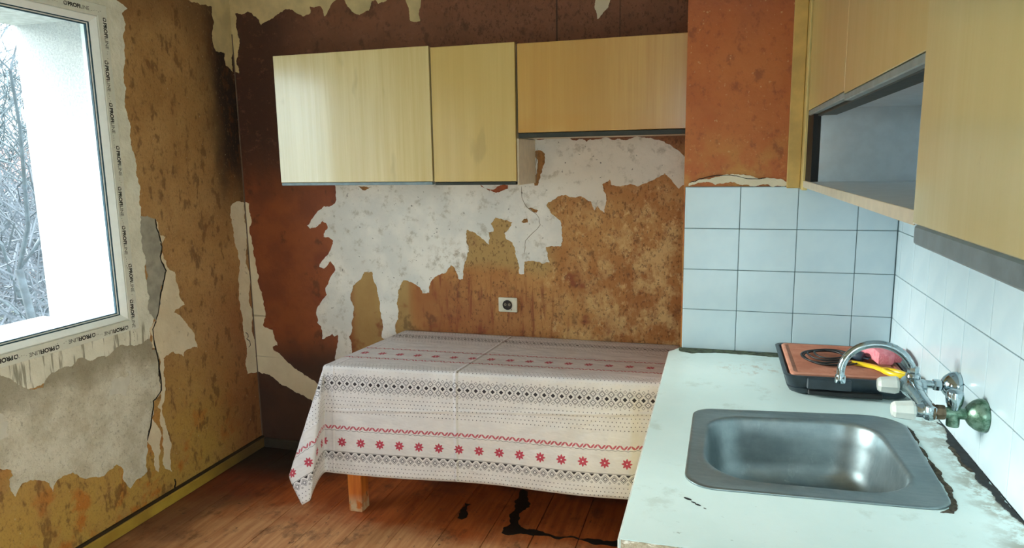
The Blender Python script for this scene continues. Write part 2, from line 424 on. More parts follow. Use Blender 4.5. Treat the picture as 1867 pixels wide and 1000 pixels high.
mat('sponge', m_sponge)
plain('yellow_plastic', rgb(244, 208, 40), 0.3, amp=0.04)
plain('socket_white', rgb(226, 220, 202), 0.4, amp=0.06)
plain('socket_dark', rgb(52, 40, 32), 0.6, amp=0.3, sc=120)
plain('metal_pin', rgb(170, 166, 150), 0.3, m=0.9)
def m_leg(t):
    x, y, z = t.xyz()
    g = t.noise((40, 40, 3), 5, 0.6, dist=0.5)
    c = t.mix(g.ss(0.3, 0.7), rgb(206, 120, 50), rgb(176, 90, 36))
    c = t.mix(t.noise((20, 20, 8), 4, off=3).ss(0.66, 0.72), c, rgb(84, 44, 22))
    c = t.mix(z.ss(0.10, 0.02) * t.noise(30, 4).ss(0.35, 0.6), c, rgb(196, 172, 140))
    return dict(c=c, r=0.45, h=g, hd=0.001)
mat('table_wood', m_leg)

# ---- printed tablecloth: UV = metres on the flat cloth, v = 0 at the front hem
def m_cloth(t):
    u, v, _ = t.xyz(t.UV)
    def cell(a, p, o=0.0): return (a + o).mod(p) - p / 2
    def dia(v0, p, o=0.0, sx=1.0): return cell(u, p, o).abs() * sx + (v - v0).abs()
    black = u * 0.0; red = u * 0.0; grey = u * 0.0
    # sprinkled dots
    dv = 0.0165
    row = (v / dv).floor().mod(2.0) * (dv / 2)
    du = (u + row).mod(dv) - dv / 2; dd = v.mod(dv) - dv / 2
    dot = (du * du + dd * dd).sqrt().lt(0.0021)
    zone = v.lt(0.052).mx(v.gt(0.268) * v.lt(0.345)).mx(v.gt(0.455) * v.lt(0.535)).mx(v.gt(0.93) * v.lt(0.965)).mx(v.gt(1.085))
    grey = grey.mx(dot * zone)
    # broad lozenge band
    for v0 in (0.397, 1.022):
        p = 0.036
        black = black.mx(dia(v0, p).lt(0.0095))
        black = black.mx(dia(v0, p, p / 2).lt(0.0035) * 0.6)
        for k, s in ((1, 1.0), (-1, 1.0)):
            d = dia(v0 + k * 0.018, p, p / 2)
            grey = grey.mx((d - 0.0115).abs().lt(0.0019) * 1.0).mx(d.lt(0.003) * 0.8)
            d2 = dia(v0 + k * 0.0315, p, 0.0)
            grey = grey.mx((d2 - 0.0060).abs().lt(0.0014) * 0.85)
            d3 = dia(v0 + k * 0.041, p, p / 2)
            grey = grey.mx(d3.lt(0.0036) * 0.6)
            lines = ((d - 0.0165).abs().lt(0.0012)) * 0.6
            grey = grey.mx(lines)
    # half lozenge border near the hem
    v0, p = 0.092, 0.036
    tri = (cell(u, p, p / 2).abs() + (v0 + 0.004 - v)).lt(0.011) * v.lt(v0 + 0.004)
    black = black.mx(tri)
    black = black.mx((v - v0 - 0.0065).abs().lt(0.0012) * 0.75)
    d = dia(v0 - 0.016, p)
    grey = grey.mx((d - 0.0085).abs().lt(0.0022)).mx((d - 0.0155).abs().lt(0.0014) * v.lt(v0) * 0.9)
    d = dia(v0 - 0.031, p, p / 2)
    grey = grey.mx((d - 0.004).abs().lt(0.0016) * 0.8)
    # eight-petalled stars
    def star(v0, per, rad, o):
        a = cell(u, per, o); b = v - v0
        r = (a * a + b * b).sqrt()
        th = b.atan2(a) + math.pi / 8
        th = (th + 10 * math.pi).mod(math.pi / 4) - math.pi / 8
        al = r * th.cos(); w = r * th.sin()
        q = (al / rad)
        return (w.abs().lt(q * (1.03 - q) * rad * 0.80)) * r.gt(rad * 0.14) * r.lt(rad)
    red = red.mx(star(0.141, 0.0875, 0.0215, 0.02)).mx(star(0.690, 0.0875, 0.0215, 0.05))
    # twig rows: slanted leaf pairs
    def leaves(v0, per, s):
        out = None
        for o, sg in ((0.0, 1), (per * 0.30, 1), (per * 0.64, -1)):
            a = cell(u, per, o); b = (v - v0) * s
            p1 = a * 0.66 + b * (0.75 * sg); q1 = a * (-0.75 * sg) + b * 0.66
            e = ((p1 / 0.0108) ** 2 + (q1 / 0.0038) ** 2).lt(1.0)
            out = e if out is None else out.mx(e)
        return out
    for v0, s in ((0.205, 1), (0.612, -1), (0.775, 1)):
        red = red.mx(leaves(v0, 0.044, s) * 0.92)
        wv = v - v0 + s * 0.013 + (u * 246.4).sin() * 0.0015
        grey = grey.mx(wv.abs().lt(0.0011) * 0.8)
    base = t.mix(t.noise(14, 4, vec=t.UV).ss(0.3, 0.7), rgb(214, 209, 213), rgb(205, 201, 207))
    c = t.mix(grey, base, rgb(84, 80, 94))
    c = t.mix(red, c, rgb(176, 62, 84))
    c = t.mix(black, c, rgb(40, 34, 44))
    # ironed folds and crumples
    cr = (u - 0.975).abs().ss(0.012, 0.0) + (v - 0.30 - (u - 0.9) * 0.05).abs().ss(0.012, 0.0) * 0.5 + (u - 0.42).abs().ss(0.008, 0.0) * 0.35
    h = cr * 1.3 + t.noise((5, 9, 1), 4, 0.6, vec=t.UV) * 3.0 + t.noise((2.2, 5, 1), 3, 0.5, dist=0.6, off=4, vec=t.UV) * 4.0 + t.noise((900, 900, 1), 1, vec=t.UV) * 0.08
    return dict(c=c, r=0.5, s=0.35, h=h, hd=0.004)
mat('cloth', m_cloth)

# ---- outside
plain('bark', rgb(84, 94, 102), 0.9, amp=0.2, sc=9)
plain('bark_light', rgb(92, 104, 112), 0.9, amp=0.2, sc=9)
plain('grass', rgb(82, 92, 80), 0.95, amp=0.2, sc=2)
plain('hedge', rgb(104, 112, 122), 0.95, amp=0.25, sc=3)
plain('house_wall', rgb(138, 122, 122), 0.9)
plain('house_wall_pale', rgb(150, 148, 150), 0.9)
plain('house_roof', rgb(122, 92, 88), 0.9)
plain('house_window', rgb(70, 84, 96), 0.2)
plain('asphalt', rgb(150, 152, 156), 0.9)

# ------------------------------------------------------------------ geometry helpers
ORG = {}
def box(bm, x0, x1, y0, y1, z0, z1, bev=0.0, seg=1):
    b = bmesh.new()
    bmesh.ops.create_cube(b, size=1.0)
    for v in b.verts:
        v.co = Vector(((x0 + x1) / 2 + v.co.x * (x1 - x0), (y0 + y1) / 2 + v.co.y * (y1 - y0), (z0 + z1) / 2 + v.co.z * (z1 - z0)))
    if bev: bmesh.ops.bevel(b, geom=b.edges[:], offset=bev, segments=seg, affect='EDGES', profile=0.5)
    add(bm, b)
def add(bm, b, mtx=None):
    if mtx: b.transform(mtx)
    mp = {v: bm.verts.new(v.co) for v in b.verts}
    for f in b.faces:
        try: bm.faces.new([mp[v] for v in f.verts])
        except ValueError: pass
    b.free()
def frame_of(axis):
    a = Vector(axis).normalized()
    h = Vector((0, 0, 1)) if abs(a.z) < 0.9 else Vector((1, 0, 0))
    e1 = a.cross(h).normalized(); e2 = a.cross(e1).normalized()
    return a, e1, e2
def lathe(bm, prof, org, axis, seg=24, facet=None):
    a, e1, e2 = frame_of(axis); org = Vector(org)
    rings = []
    for r, h in prof:
        ring = []
        for i in range(seg):
            t = 2 * math.pi * i / seg
            k = r * (facet(i) if facet else 1)
            ring.append(bm.verts.new(org + a * h + e1 * (k * math.cos(t)) + e2 * (k * math.sin(t))))
        rings.append(ring)
    for p, q in zip(rings, rings[1:]):
        for i in range(seg):
            j = (i + 1) % seg
            bm.faces.new((p[i], p[j], q[j], q[i]))
    bm.faces.new(rings[0][::-1]); bm.faces.new(rings[-1])
def tube(bm, pts, rad, seg=10, closed=False):
    pts = [Vector(p) for p in pts]; n = len(pts)
    rads = rad if isinstance(rad, (list, tuple)) else [rad] * n
    up = None; rings = []
    for i, p in enumerate(pts):
        d = (pts[min(i + 1, n - 1)] - pts[max(i - 1, 0)])
        if closed: d = pts[(i + 1) % n] - pts[i - 1]
        d.normalize()
        if up is None:
            up = Vector((0, 0, 1)) if abs(d.z) < 0.9 else Vector((1, 0, 0))
        e1 = d.cross(up); e1.normalize(); e2 = e1.cross(d); e2.normalize(); up = e2
        rings.append([bm.verts.new(p + e1 * (rads[i] * math.cos(2 * math.pi * k / seg)) + e2 * (rads[i] * math.sin(2 * math.pi * k / seg))) for k in range(seg)])
    rr = rings + ([rings[0]] if closed else [])
    for a, b in zip(rr, rr[1:]):
        for k in range(seg):
            j = (k + 1) % seg
            bm.faces.new((a[k], a[j], b[j], b[k]))
    if not closed:
        bm.faces.new(rings[0][::-1]); bm.faces.new(rings[-1])
def loops(bm, rings, cap0=False, cap1=False):
    vr = [[bm.verts.new(p) for p in r] for r in rings]
    n = len(vr[0])
    for a, b in zip(vr, vr[1:]):
        for k in range(n):
            j = (k + 1) % n
            bm.faces.new((a[k], a[j], b[j], b[k]))
    if cap0: bm.faces.new(vr[0][::-1])
    if cap1: bm.faces.new(vr[-1])
def bez(ps, n=24):
    out = []
    P = [Vector(p) for p in ps]
    P = [P[0] * 2 - P[1]] + P + [P[-1] * 2 - P[-2]]
    for i in range(1, len(P) - 2):
        for k in range(n):
            t = k / n
            a, b, c, d = P[i - 1:i + 3]
            out.append(0.5 * ((2 * b) + (c - a) * t + (2 * a - 5 * b + 4 * c - d) * t * t + (3 * b - a - 3 * c + d) * t ** 3))
    out.append(P[-2])
    return out
def origin(o):
    while o is not None:
        if o.name in ORG: return ORG[o.name]
        o = o.parent
    return Vector((0, 0, 0))
def obj(name, bm, m, parent=None, smooth=None, org=None, fix=True):
    if fix: bmesh.ops.recalc_face_normals(bm, faces=bm.faces[:])
    o_ = Vector(org) if org else (origin(parent) if parent else Vector((0, 0, 0)))
    if o_.length: bmesh.ops.translate(bm, vec=-o_, verts=bm.verts[:])
    me = bpy.data.meshes.new(name); bm.to_mesh(me); bm.free()
    me.materials.append(MATS[m] if isinstance(m, str) else m)
    if smooth is not None:
        for p in me.polygons: p.use_smooth = True
        me.set_sharp_from_angle(angle=R(smooth))
    o = bpy.data.objects.new(name, me); COL.objects.link(o)
    if parent: o.parent = parent
    elif org: o.location = o_; ORG[o.name] = o_
    return o
def thing(name, label, cat, loc, group=None):
    o = bpy.data.objects.new(name, None); COL.objects.link(o)
    o.empty_display_size = 0.1
    o.location = loc; ORG[o.name] = Vector(loc)
    return tag(o, label, cat, group)
def tag(o, label, cat, group=None):
    o['label'] = label; o['category'] = cat
    if group: o['group'] = group
    return o
def struct(name, bm, m, parent=None, label=None, smooth=None):
    o = obj(name, bm, m, parent, smooth)
    if parent is None: o['kind'] = 'structure'
    if label: o['label'] = label
    return o
def NB(*a, **k):
    b = bmesh.new(); box(b, *a, **k); return b

# ------------------------------------------------------------------ traced outlines (wall coordinates in metres)
TRACED = [
    ('L', 'window_plaster', [(-1.052, 2.219), (-0.095, 2.455), (-0.092, 2.322), (-0.037, 2.297), (-0.070, 2.272), (-0.055, 2.230), (-0.076, 2.180), (-0.077, 2.097), (-0.086, 2.050), (-0.087, 1.957), (-0.095, 1.844), (-0.090, 1.692), (-0.081, 1.576), (-0.075, 1.478), (-0.077, 1.385), (-0.079, 1.394), (-0.089, 1.271), (-0.074, 1.189), (-0.082, 1.092), (-0.074, 1.025), (-0.070, 0.975), (-0.056, 0.922), (-0.095, 0.864), (-0.096, 0.814), (-0.135, 0.791), (-0.174, 0.801), (-0.253, 0.798), (-0.310, 0.790), (-0.398, 0.800), (-0.490, 0.811), (-0.568, 0.820), (-0.609, 0.803), (-0.649, 0.780), (-0.707, 0.778), (-0.729, 0.748), (-0.814, 0.746), (-1.040, 0.740), (-1.415, 0.772)]),
    ('L', 'grey_plaster', [(-0.079, 1.394), (0.001, 1.375), (0.007, 1.334), (0.022, 1.283), (0.027, 1.241), (0.011, 1.185), (0.037, 1.127), (0.017, 1.075), (-0.012, 1.013), (-0.032, 0.942), (-0.050, 0.904), (-0.085, 0.945), (-0.074, 1.025), (-0.082, 1.092), (-0.074, 1.189), (-0.089, 1.271)]),
    ('L', 'cream_plaster', [(0.006, 1.375), (0.018, 1.341), (0.025, 1.295), (0.054, 1.284), (0.029, 1.257), (0.024, 1.216), (0.031, 1.186), (0.046, 1.172), (0.048, 1.146), (0.067, 1.122), (0.092, 1.112), (0.096, 1.079), (0.105, 1.043), (0.108, 0.990), (0.137, 0.941), (0.078, 0.931), (0.064, 0.917), (0.107, 0.886), (0.137, 0.848), (0.179, 0.793), (0.199, 0.707), (0.109, 0.713), (0.100, 0.688), (0.051, 0.715), (0.036, 0.732), (-0.028, 0.715), (-0.024, 0.708), (-0.038, 0.631), (-0.042, 0.540), (-0.046, 0.344), (-0.043, 0.253), (-0.042, 0.151), (-0.086, 0.191), (-0.082, 0.270), (-0.075, 0.388), (-0.074, 0.473), (-0.091, 0.497), (-0.063, 0.558), (-0.058, 0.653), (-0.061, 0.750), (-0.069, 0.773), (-0.105, 0.783), (-0.078, 0.835), (-0.094, 0.872), (-0.050, 0.904), (-0.032, 0.942), (-0.012, 1.013), (0.017, 1.075), (0.037, 1.127), (0.011, 1.185), (0.027, 1.241), (0.020, 1.283), (0.007, 1.334)]),
    ('L', 'cream_plaster_drip', [(-0.129, 0.452), (-0.106, 0.411), (-0.087, 0.349), (-0.102, 0.278), (-0.125, 0.184), (-0.141, 0.207), (-0.137, 0.271), (-0.151, 0.320), (-0.174, 0.362), (-0.154, 0.397)]),
    ('L', 'bare_concrete', [(-1.090, 0.868), (-0.950, 0.883), (-0.798, 0.867), (-0.753, 0.829), (-0.722, 0.800), (-0.698, 0.781), (-0.641, 0.767), (-0.628, 0.794), (-0.597, 0.816), (-0.553, 0.821), (-0.503, 0.817), (-0.480, 0.837), (-0.410, 0.812), (-0.333, 0.810), (-0.296, 0.829), (-0.201, 0.824), (-0.100, 0.829), (-0.091, 0.774), (-0.066, 0.762), (-0.058, 0.685), (-0.059, 0.567), (-0.111, 0.531), (-0.135, 0.443), (-0.172, 0.361), (-0.188, 0.282), (-0.190, 0.218), (-0.256, 0.206), (-0.290, 0.182), (-0.320, 0.231), (-0.317, 0.286), (-0.350, 0.323), (-0.386, 0.315), (-0.422, 0.301), (-0.495, 0.325), (-0.561, 0.381), (-0.631, 0.380), (-0.655, 0.343), (-0.664, 0.382), (-0.702, 0.413), (-0.771, 0.432), (-0.803, 0.394), (-0.816, 0.423), (-0.818, 0.468), (-0.800, 0.477), (-0.805, 0.501), (-0.844, 0.524), (-0.961, 0.534), (-1.132, 0.560)]),
    ('L', 'white_plaster_patch', [(-0.332, 0.687), (-0.310, 0.705), (-0.266, 0.696), (-0.230, 0.675), (-0.248, 0.648), (-0.261, 0.608), (-0.310, 0.634), (-0.346, 0.640)]),
    ('L', 'white_plaster_patch', [(-0.847, 0.739), (-0.816, 0.728), (-0.806, 0.716), (-0.811, 0.696), (-0.791, 0.680), (-0.805, 0.658), (-0.798, 0.632), (-0.829, 0.631), (-0.860, 0.648)]),
    ('L', 'white_plaster_patch', [(-0.245, 0.720), (-0.227, 0.717), (-0.220, 0.697), (-0.235, 0.674), (-0.267, 0.691), (-0.237, 0.692), (-0.234, 0.706)]),
    ('L', 'corner_paper', [(0.535, 1.400), (0.566, 1.415), (0.601, 1.421), (0.645, 1.411), (0.639, 1.199), (0.639, 0.952), (0.643, 0.763), (0.654, 0.568), (0.660, 0.449), (0.604, 0.453), (0.563, 0.458), (0.572, 0.590), (0.559, 0.781), (0.549, 0.983), (0.542, 1.210)]),
    ('L', 'top_paper', [(0.346, 2.453), (0.341, 2.411), (0.393, 2.410), (0.463, 2.415), (0.510, 2.414), (0.518, 2.341), (0.516, 2.195), (0.558, 2.198), (0.583, 2.193), (0.584, 2.132), (0.609, 2.124), (0.637, 2.105), (0.645, 2.207), (0.651, 2.475), (0.648, 2.518)]),
    ('B', 'corner_paper', [(-3.132, 1.422), (-3.098, 1.413), (-3.066, 1.407), (-3.064, 1.290), (-3.061, 1.122), (-3.048, 0.967), (-3.022, 0.843), (-3.015, 0.765), (-3.033, 0.717), (-2.972, 0.696), (-2.966, 0.657), (-2.948, 0.610), (-2.980, 0.600), (-2.973, 0.577), (-2.871, 0.504), (-2.787, 0.446), (-2.703, 0.402), (-2.736, 0.298), (-2.865, 0.352), (-2.986, 0.415), (-3.029, 0.436), (-3.110, 0.458), (-3.110, 0.568), (-3.116, 0.760), (-3.121, 0.949), (-3.121, 1.197)]),
    ('B', 'top_paper', [(-3.176, 2.547), (-3.141, 2.478), (-3.133, 2.210), (-3.110, 2.152), (-3.094, 2.106), (-3.067, 2.099), (-3.065, 2.195), (-3.048, 2.272), (-3.059, 2.362), (-3.062, 2.406), (-2.984, 2.409), (-2.939, 2.381), (-2.910, 2.335), (-2.879, 2.350), (-2.820, 2.376), (-2.759, 2.404), (-2.714, 2.397), (-2.659, 2.361), (-2.613, 2.374), (-2.614, 2.406), (-2.592, 2.399), (-2.557, 2.404), (-2.532, 2.352), (-2.512, 2.377), (-2.472, 2.422), (-2.450, 2.430), (-2.416, 2.423), (-2.388, 2.379), (-2.335, 2.345), (-2.285, 2.361), (-2.265, 2.406), (-2.247, 2.410), (-2.230, 2.390), (-2.199, 2.396), (-2.169, 2.414), (-2.087, 2.407), (-2.071, 2.365), (-2.062, 2.298), (-2.034, 2.291), (-2.010, 2.295), (-2.011, 2.351), (-2.000, 2.401), (-1.993, 2.450)]),
    ('B', 'paper_chip', [(-1.147, 2.334), (-1.084, 2.329), (-1.094, 2.288), (-1.120, 2.261), (-1.143, 2.243)]),
    ('B', 'white_paint_patch', [(-2.518, 1.535), (-2.524, 1.491), (-2.524, 1.438), (-2.534, 1.408), (-2.600, 1.393), (-2.635, 1.369), (-2.672, 1.329), (-2.709, 1.288), (-2.693, 1.273), (-2.658, 1.279), (-2.616, 1.314), (-2.594, 1.304), (-2.585, 1.275), (-2.611, 1.229), (-2.577, 1.225), (-2.556, 1.210), (-2.569, 1.175), (-2.612, 1.118), (-2.650, 1.067), (-2.622, 1.057), (-2.580, 1.099), (-2.559, 1.074), (-2.554, 1.049), (-2.592, 0.997), (-2.617, 0.955), (-2.614, 0.914), (-2.652, 0.871), (-2.687, 0.807), (-2.683, 0.755), (-2.661, 0.735), (-2.660, 0.662), (-2.624, 0.680), (-2.594, 0.697), (-2.583, 0.682), (-2.560, 0.694), (-2.576, 0.530), (-2.478, 0.537), (-2.479, 0.620), (-2.473, 0.756), (-2.470, 0.920), (-2.453, 0.966), (-2.406, 1.003), (-2.382, 1.044), (-2.365, 1.047), (-2.333, 1.046), (-2.329, 1.006), (-2.310, 0.956), (-2.299, 0.846), (-2.296, 0.694), (-2.197, 0.699), (-2.194, 0.831), (-2.187, 0.931), (-2.174, 0.981), (-2.151, 1.009), (-2.099, 0.994), (-2.063, 0.975), (-2.049, 0.942), (-2.012, 0.948), (-1.994, 1.017), (-1.957, 1.043), (-1.920, 1.053), (-1.888, 1.098), (-1.873, 1.088), (-1.850, 1.027), (-1.825, 1.025), (-1.818, 1.080), (-1.801, 1.138), (-1.790, 1.195), (-1.794, 1.279), (-1.768, 1.270), (-1.724, 1.243), (-1.681, 1.204), (-1.676, 1.234), (-1.682, 1.267), (-1.655, 1.272), (-1.669, 1.309), (-1.644, 1.341), (-1.615, 1.335), (-1.587, 1.328), (-1.558, 1.319), (-1.578, 1.282), (-1.599, 1.263), (-1.588, 1.231), (-1.560, 1.218), (-1.546, 1.163), (-1.528, 1.107), (-1.529, 1.065), (-1.503, 1.061), (-1.499, 1.122), (-1.442, 1.126), (-1.372, 1.123), (-1.381, 1.166), (-1.390, 1.198), (-1.314, 1.204), (-1.311, 1.258), (-1.320, 1.330), (-1.361, 1.361), (-1.386, 1.401), (-1.375, 1.416), (-1.327, 1.444), (-1.295, 1.450), (-1.252, 1.439), (-1.220, 1.444), (-1.168, 1.419), (-1.152, 1.377), (-1.137, 1.398), (-1.105, 1.367), (-1.097, 1.429), (-1.111, 1.470), (-1.116, 1.500), (-1.080, 1.521), (-1.073, 1.495), (-1.034, 1.490), (-0.953, 1.489), (-0.904, 1.509), (-0.864, 1.529), (-0.830, 1.548), (-0.805, 1.523), (-0.785, 1.498), (-0.766, 1.477), (-0.751, 1.493), (-0.708, 1.498), (-0.711, 1.611), (-0.725, 1.606), (-0.759, 1.636), (-0.809, 1.676), (-0.858, 1.698), (-0.897, 1.709), (-1.036, 1.708), (-1.174, 1.709), (-1.191, 1.696), (-1.210, 1.710), (-1.432, 1.714), (-1.563, 1.717), (-1.673, 1.757)]),
    ('B', 'wallpaper_scrap', [(-1.441, 1.658), (-1.411, 1.662), (-1.392, 1.647), (-1.390, 1.627), (-1.401, 1.585), (-1.414, 1.539), (-1.426, 1.497), (-1.443, 1.494)]),
    ('B', 'wallpaper_scrap', [(-1.719, 1.499), (-1.578, 1.498), (-1.578, 1.480), (-1.606, 1.471), (-1.640, 1.461), (-1.668, 1.474), (-1.704, 1.487)]),
    ('B', 'wallpaper_scrap', [(-2.390, 1.496), (-2.314, 1.495), (-2.348, 1.476), (-2.369, 1.478)]),
    ('B', 'wallpaper_scrap', [(-1.474, 1.386), (-1.458, 1.389), (-1.427, 1.376), (-1.436, 1.365), (-1.458, 1.376)]),
    ('B', 'wallpaper_scrap', [(-1.511, 1.320), (-1.500, 1.333), (-1.482, 1.338), (-1.480, 1.317), (-1.500, 1.314)]),
    ('P', 'cream_plaster_ledge', [(-0.696, 1.522), (-0.677, 1.531), (-0.658, 1.536), (-0.635, 1.539), (-0.605, 1.546), (-0.553, 1.554), (-0.501, 1.550), (-0.442, 1.538), (-0.377, 1.534), (-0.358, 1.524), (-0.365, 1.514), (-0.499, 1.518), (-0.604, 1.517), (-0.696, 1.514)]),
    ('F', 'tar_stain', [(-1.482, 0.502), (-1.436, 0.426), (-1.414, 0.309), (-1.419, 0.203), (-1.391, 0.151), (-1.344, 0.144), (-1.288, 0.140), (-1.164, 0.136), (-1.045, 0.140), (-0.940, 0.150), (-0.934, 0.103), (-1.061, 0.095), (-1.204, 0.097), (-1.315, 0.100), (-1.398, 0.087), (-1.459, 0.080), (-1.462, 0.132), (-1.462, 0.217), (-1.471, 0.321), (-1.481, 0.431)]),
    ('F', 'tar_stain', [(-1.708, 0.231), (-1.710, 0.296), (-1.681, 0.293), (-1.669, 0.215), (-1.671, 0.146), (-1.696, 0.155)]),
    ('C', 'mould_line', [(-0.019, -0.620), (-0.006, -0.641), (-0.008, -0.809), (-0.003, -0.938), (0.001, -1.035), (0.009, -1.104), (0.011, -1.153), (-0.007, -1.178), (-0.018, -1.133), (-0.027, -1.059), (-0.033, -0.985), (-0.035, -0.870), (-0.033, -0.751)]),
    ('C', 'mould_stain', [(-0.010, -0.724), (-0.008, -0.776), (-0.018, -0.844), (-0.015, -0.889), (-0.011, -0.924), (-0.032, -0.929), (-0.042, -0.896), (-0.037, -0.840), (-0.041, -0.795)]),
    ('C', 'seam_grime', [(-0.717, 0.003), (-0.594, 0.000), (-0.478, -0.004), (-0.355, -0.005), (-0.350, -0.055), (-0.405, -0.061), (-0.498, -0.054), (-0.612, -0.058), (-0.666, -0.079), (-0.710, -0.058)]),
]
CRACKS = [
    ('L', [(0.004, 1.375), (0.007, 1.334), (0.022, 1.283), (0.027, 1.241), (0.011, 1.185), (0.037, 1.127), (0.017, 1.075), (-0.012, 1.013), (-0.032, 0.942), (-0.050, 0.904)]),
    ('L', [(-0.050, 0.904), (-0.073, 0.867), (-0.069, 0.773), (-0.060, 0.720), (-0.062, 0.661), (-0.062, 0.601)]),
    ('L', [(-0.057, 0.706), (-0.059, 0.567), (-0.111, 0.531), (-0.135, 0.443), (-0.172, 0.361)]),
    ('L', [(-0.033, 0.108), (-0.028, 0.088), (-0.042, 0.055)]),
    ('B', [(-1.435, 1.663), (-1.437, 1.502)]),
    ('B', [(-1.511, 1.492), (-1.507, 1.439), (-1.485, 1.392), (-1.425, 1.344), (-1.420, 1.302), (-1.493, 1.225), (-1.502, 1.160)]),
    ('P', [(-0.692, 1.524), (-0.658, 1.537), (-0.613, 1.551), (-0.553, 1.554), (-0.508, 1.541), (-0.456, 1.538), (-0.434, 1.540)]),
]

MARK = [(0.5726, 0.6955), (0.5897, 0.6803), (0.5903, 0.6644), (0.5753, 0.6587), (0.6015, 0.6379), (0.6034, 0.6136), (0.5882, 0.6065)]


def torn(poly, amp=0.16, depth=5, seed=0):
    rnd = random.Random(seed); out = []
    def sub(a, b, k):
        L = (Vector(b) - Vector(a)).length
        if k == 0 or L < 0.0045 or L > 0.25: return [a]
        n = Vector((-(b[1] - a[1]), b[0] - a[0]))
        m = ((a[0] + b[0]) / 2 + n.x * rnd.uniform(-amp, amp), (a[1] + b[1]) / 2 + n.y * rnd.uniform(-amp, amp))
        return sub(a, m, k - 1) + sub(m, b, k - 1)
    for i in range(len(poly)):
        out += sub(tuple(poly[i]), tuple(poly[(i + 1) % len(poly)]), depth)
    return out
def sheet(poly, plane, d0, d1):                  # flat torn sheet on a wall: from depth d0 (on the wall) to d1 (its face)
    def P(q, d):
        if plane == 'L': return Vector((XL + d, q[0], q[1]))
        if plane == 'B': return Vector((q[0], YB - d, q[1]))
        if plane == 'P': return Vector((q[0], -d, q[1]))
        if plane == 'F': return Vector((q[0], q[1], d))
        return Vector((q[0], q[1], 0.91 + d))
    bm = bmesh.new()
    top = [bm.verts.new(P(q, d1)) for q in poly]; bot = [bm.verts.new(P(q, d0)) for q in poly]
    for tri in tessellate_polygon([[Vector((q[0], q[1], 0)) for q in poly]]):
        try: bm.faces.new([top[i] for i in tri])
        except ValueError: pass
    n = len(poly)
    for i in range(n):
        try: bm.faces.new((top[i], bot[i], bot[(i + 1) % n], top[(i + 1) % n]))
        except ValueError: pass
    return bm

# ------------------------------------------------------------------ room shell
def wall_with_hole(bm, x0, x1, y0, y1, z0, z1, hy0, hy1, hz0, hz1):
    box(bm, x0, x1, y0, hy0, z0, z1); box(bm, x0, x1, hy1, y1, z0, z1)
    box(bm, x0, x1, hy0, hy1, z0, hz0); box(bm, x0, x1, hy0, hy1, hz1, z1)
bm = bmesh.new()
LY0, LY1, LZ0, LZ1 = -3.56, -2.68, 0.38, 2.30          # opening added behind the camera to let in more daylight
box(bm, XL - 0.075, XL, YR, LY0, 0, ZC); box(bm, XL - 0.075, XL, LY0, LY1, 0, LZ0); box(bm, XL - 0.075, XL, LY0, LY1, LZ1, ZC)
wall_with_hole(bm, XL - 0.075, XL, LY1, YB, 0, ZC, WY0, WY1, WZ0, WZ1)
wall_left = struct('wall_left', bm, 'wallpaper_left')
RY0, RY1, RZ0, RZ1 = WY0 + 0.045, WY1 - 0.045, WZ0 + 0.02, WZ1 - 0.045
bm = bmesh.new()
box(bm, XL - 0.46, XL - 0.0755, YR - 0.4, LY0, -0.3, ZC + 0.3); box(bm, XL - 0.46, XL - 0.0755, LY0, LY1, -0.3, LZ0); box(bm, XL - 0.46, XL - 0.0755, LY0, LY1, LZ1, ZC + 0.3)
wall_with_hole(bm, XL - 0.46, XL - 0.0755, LY1, YB + 0.4, -0.3, ZC + 0.3, RY0, RY1, RZ0, RZ1)
ext = struct('wall_exterior', bm, 'stucco', label='white stucco outer wall with the deep window reveal')
soff = struct('soffit', NB(XL - 0.455, XL - 0.078, RY0, RY1, RZ1 - 0.012, RZ1 - 0.0005), 'soffit_plaster', ext)
sillx = struct('outer_sill', NB(XL - 0.50, XL - 0.078, RY0 + 0.002, RY1 - 0.002, RZ0, RZ0 + 0.022, bev=0.004), 'pvc', ext)
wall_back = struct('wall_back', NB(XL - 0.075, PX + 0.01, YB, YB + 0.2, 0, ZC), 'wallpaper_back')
wall_pier = struct('wall_pier', NB(PX, 0.0, 0.0, YB + 0.2, 0, ZC), 'wallpaper_pier', label='orange wallpapered pier projecting at the right, tiled below')
bm = bmesh.new()
wall_with_hole(bm, 0.0, 0.2, YR, YB + 0.2, 0, ZC, -3.60, -2.68, 0.1, 2.35)
wall_right = struct('wall_right', bm, 'plain_wall')
w3 = bmesh.new()
wall_with_hole(w3, 0.06, 0.13, -3.60, -2.68, 0.1, 2.35, -3.53, -2.75, 0.17, 2.28)
added_win3 = struct('added_window_3', w3, 'pvc')  # unseen glazing added in the right wall for extra daylight
obj('glass_pane', NB(0.094, 0.098, -3.53, -2.75, 0.17, 2.28), 'glass', added_win3)
bm = bmesh.new()
box(bm, XL, -0.92, YR - 0.2, YR, 0, ZC); box(bm, -0.08, 0.0, YR - 0.2, YR, 0, ZC); box(bm, -0.92, -0.08, YR - 0.2, YR, 2.35, ZC)
box(bm, -0.92, -0.08, YR - 0.2, YR, 0, 0.1)
wall_rear = struct('wall_rear', bm, 'plain_wall')
struct('ceiling', NB(XL - 0.3, 0.2, YR - 0.2, YB + 0.2, ZC, ZC + 0.2), 'ceiling')
floor = struct('floor', NB(XL - 0.075, 0.2, YR - 0.2, YB + 0.2, -0.2, -0.014), 'floor_gap')
bx = -1.3205; edges = [bx + 0.196 * k for k in range(-10, 8)]
edges = [e for e in edges if XL + 0.03 < e < -0.03]; edges = [XL + 0.001] + edges + [-0.001]
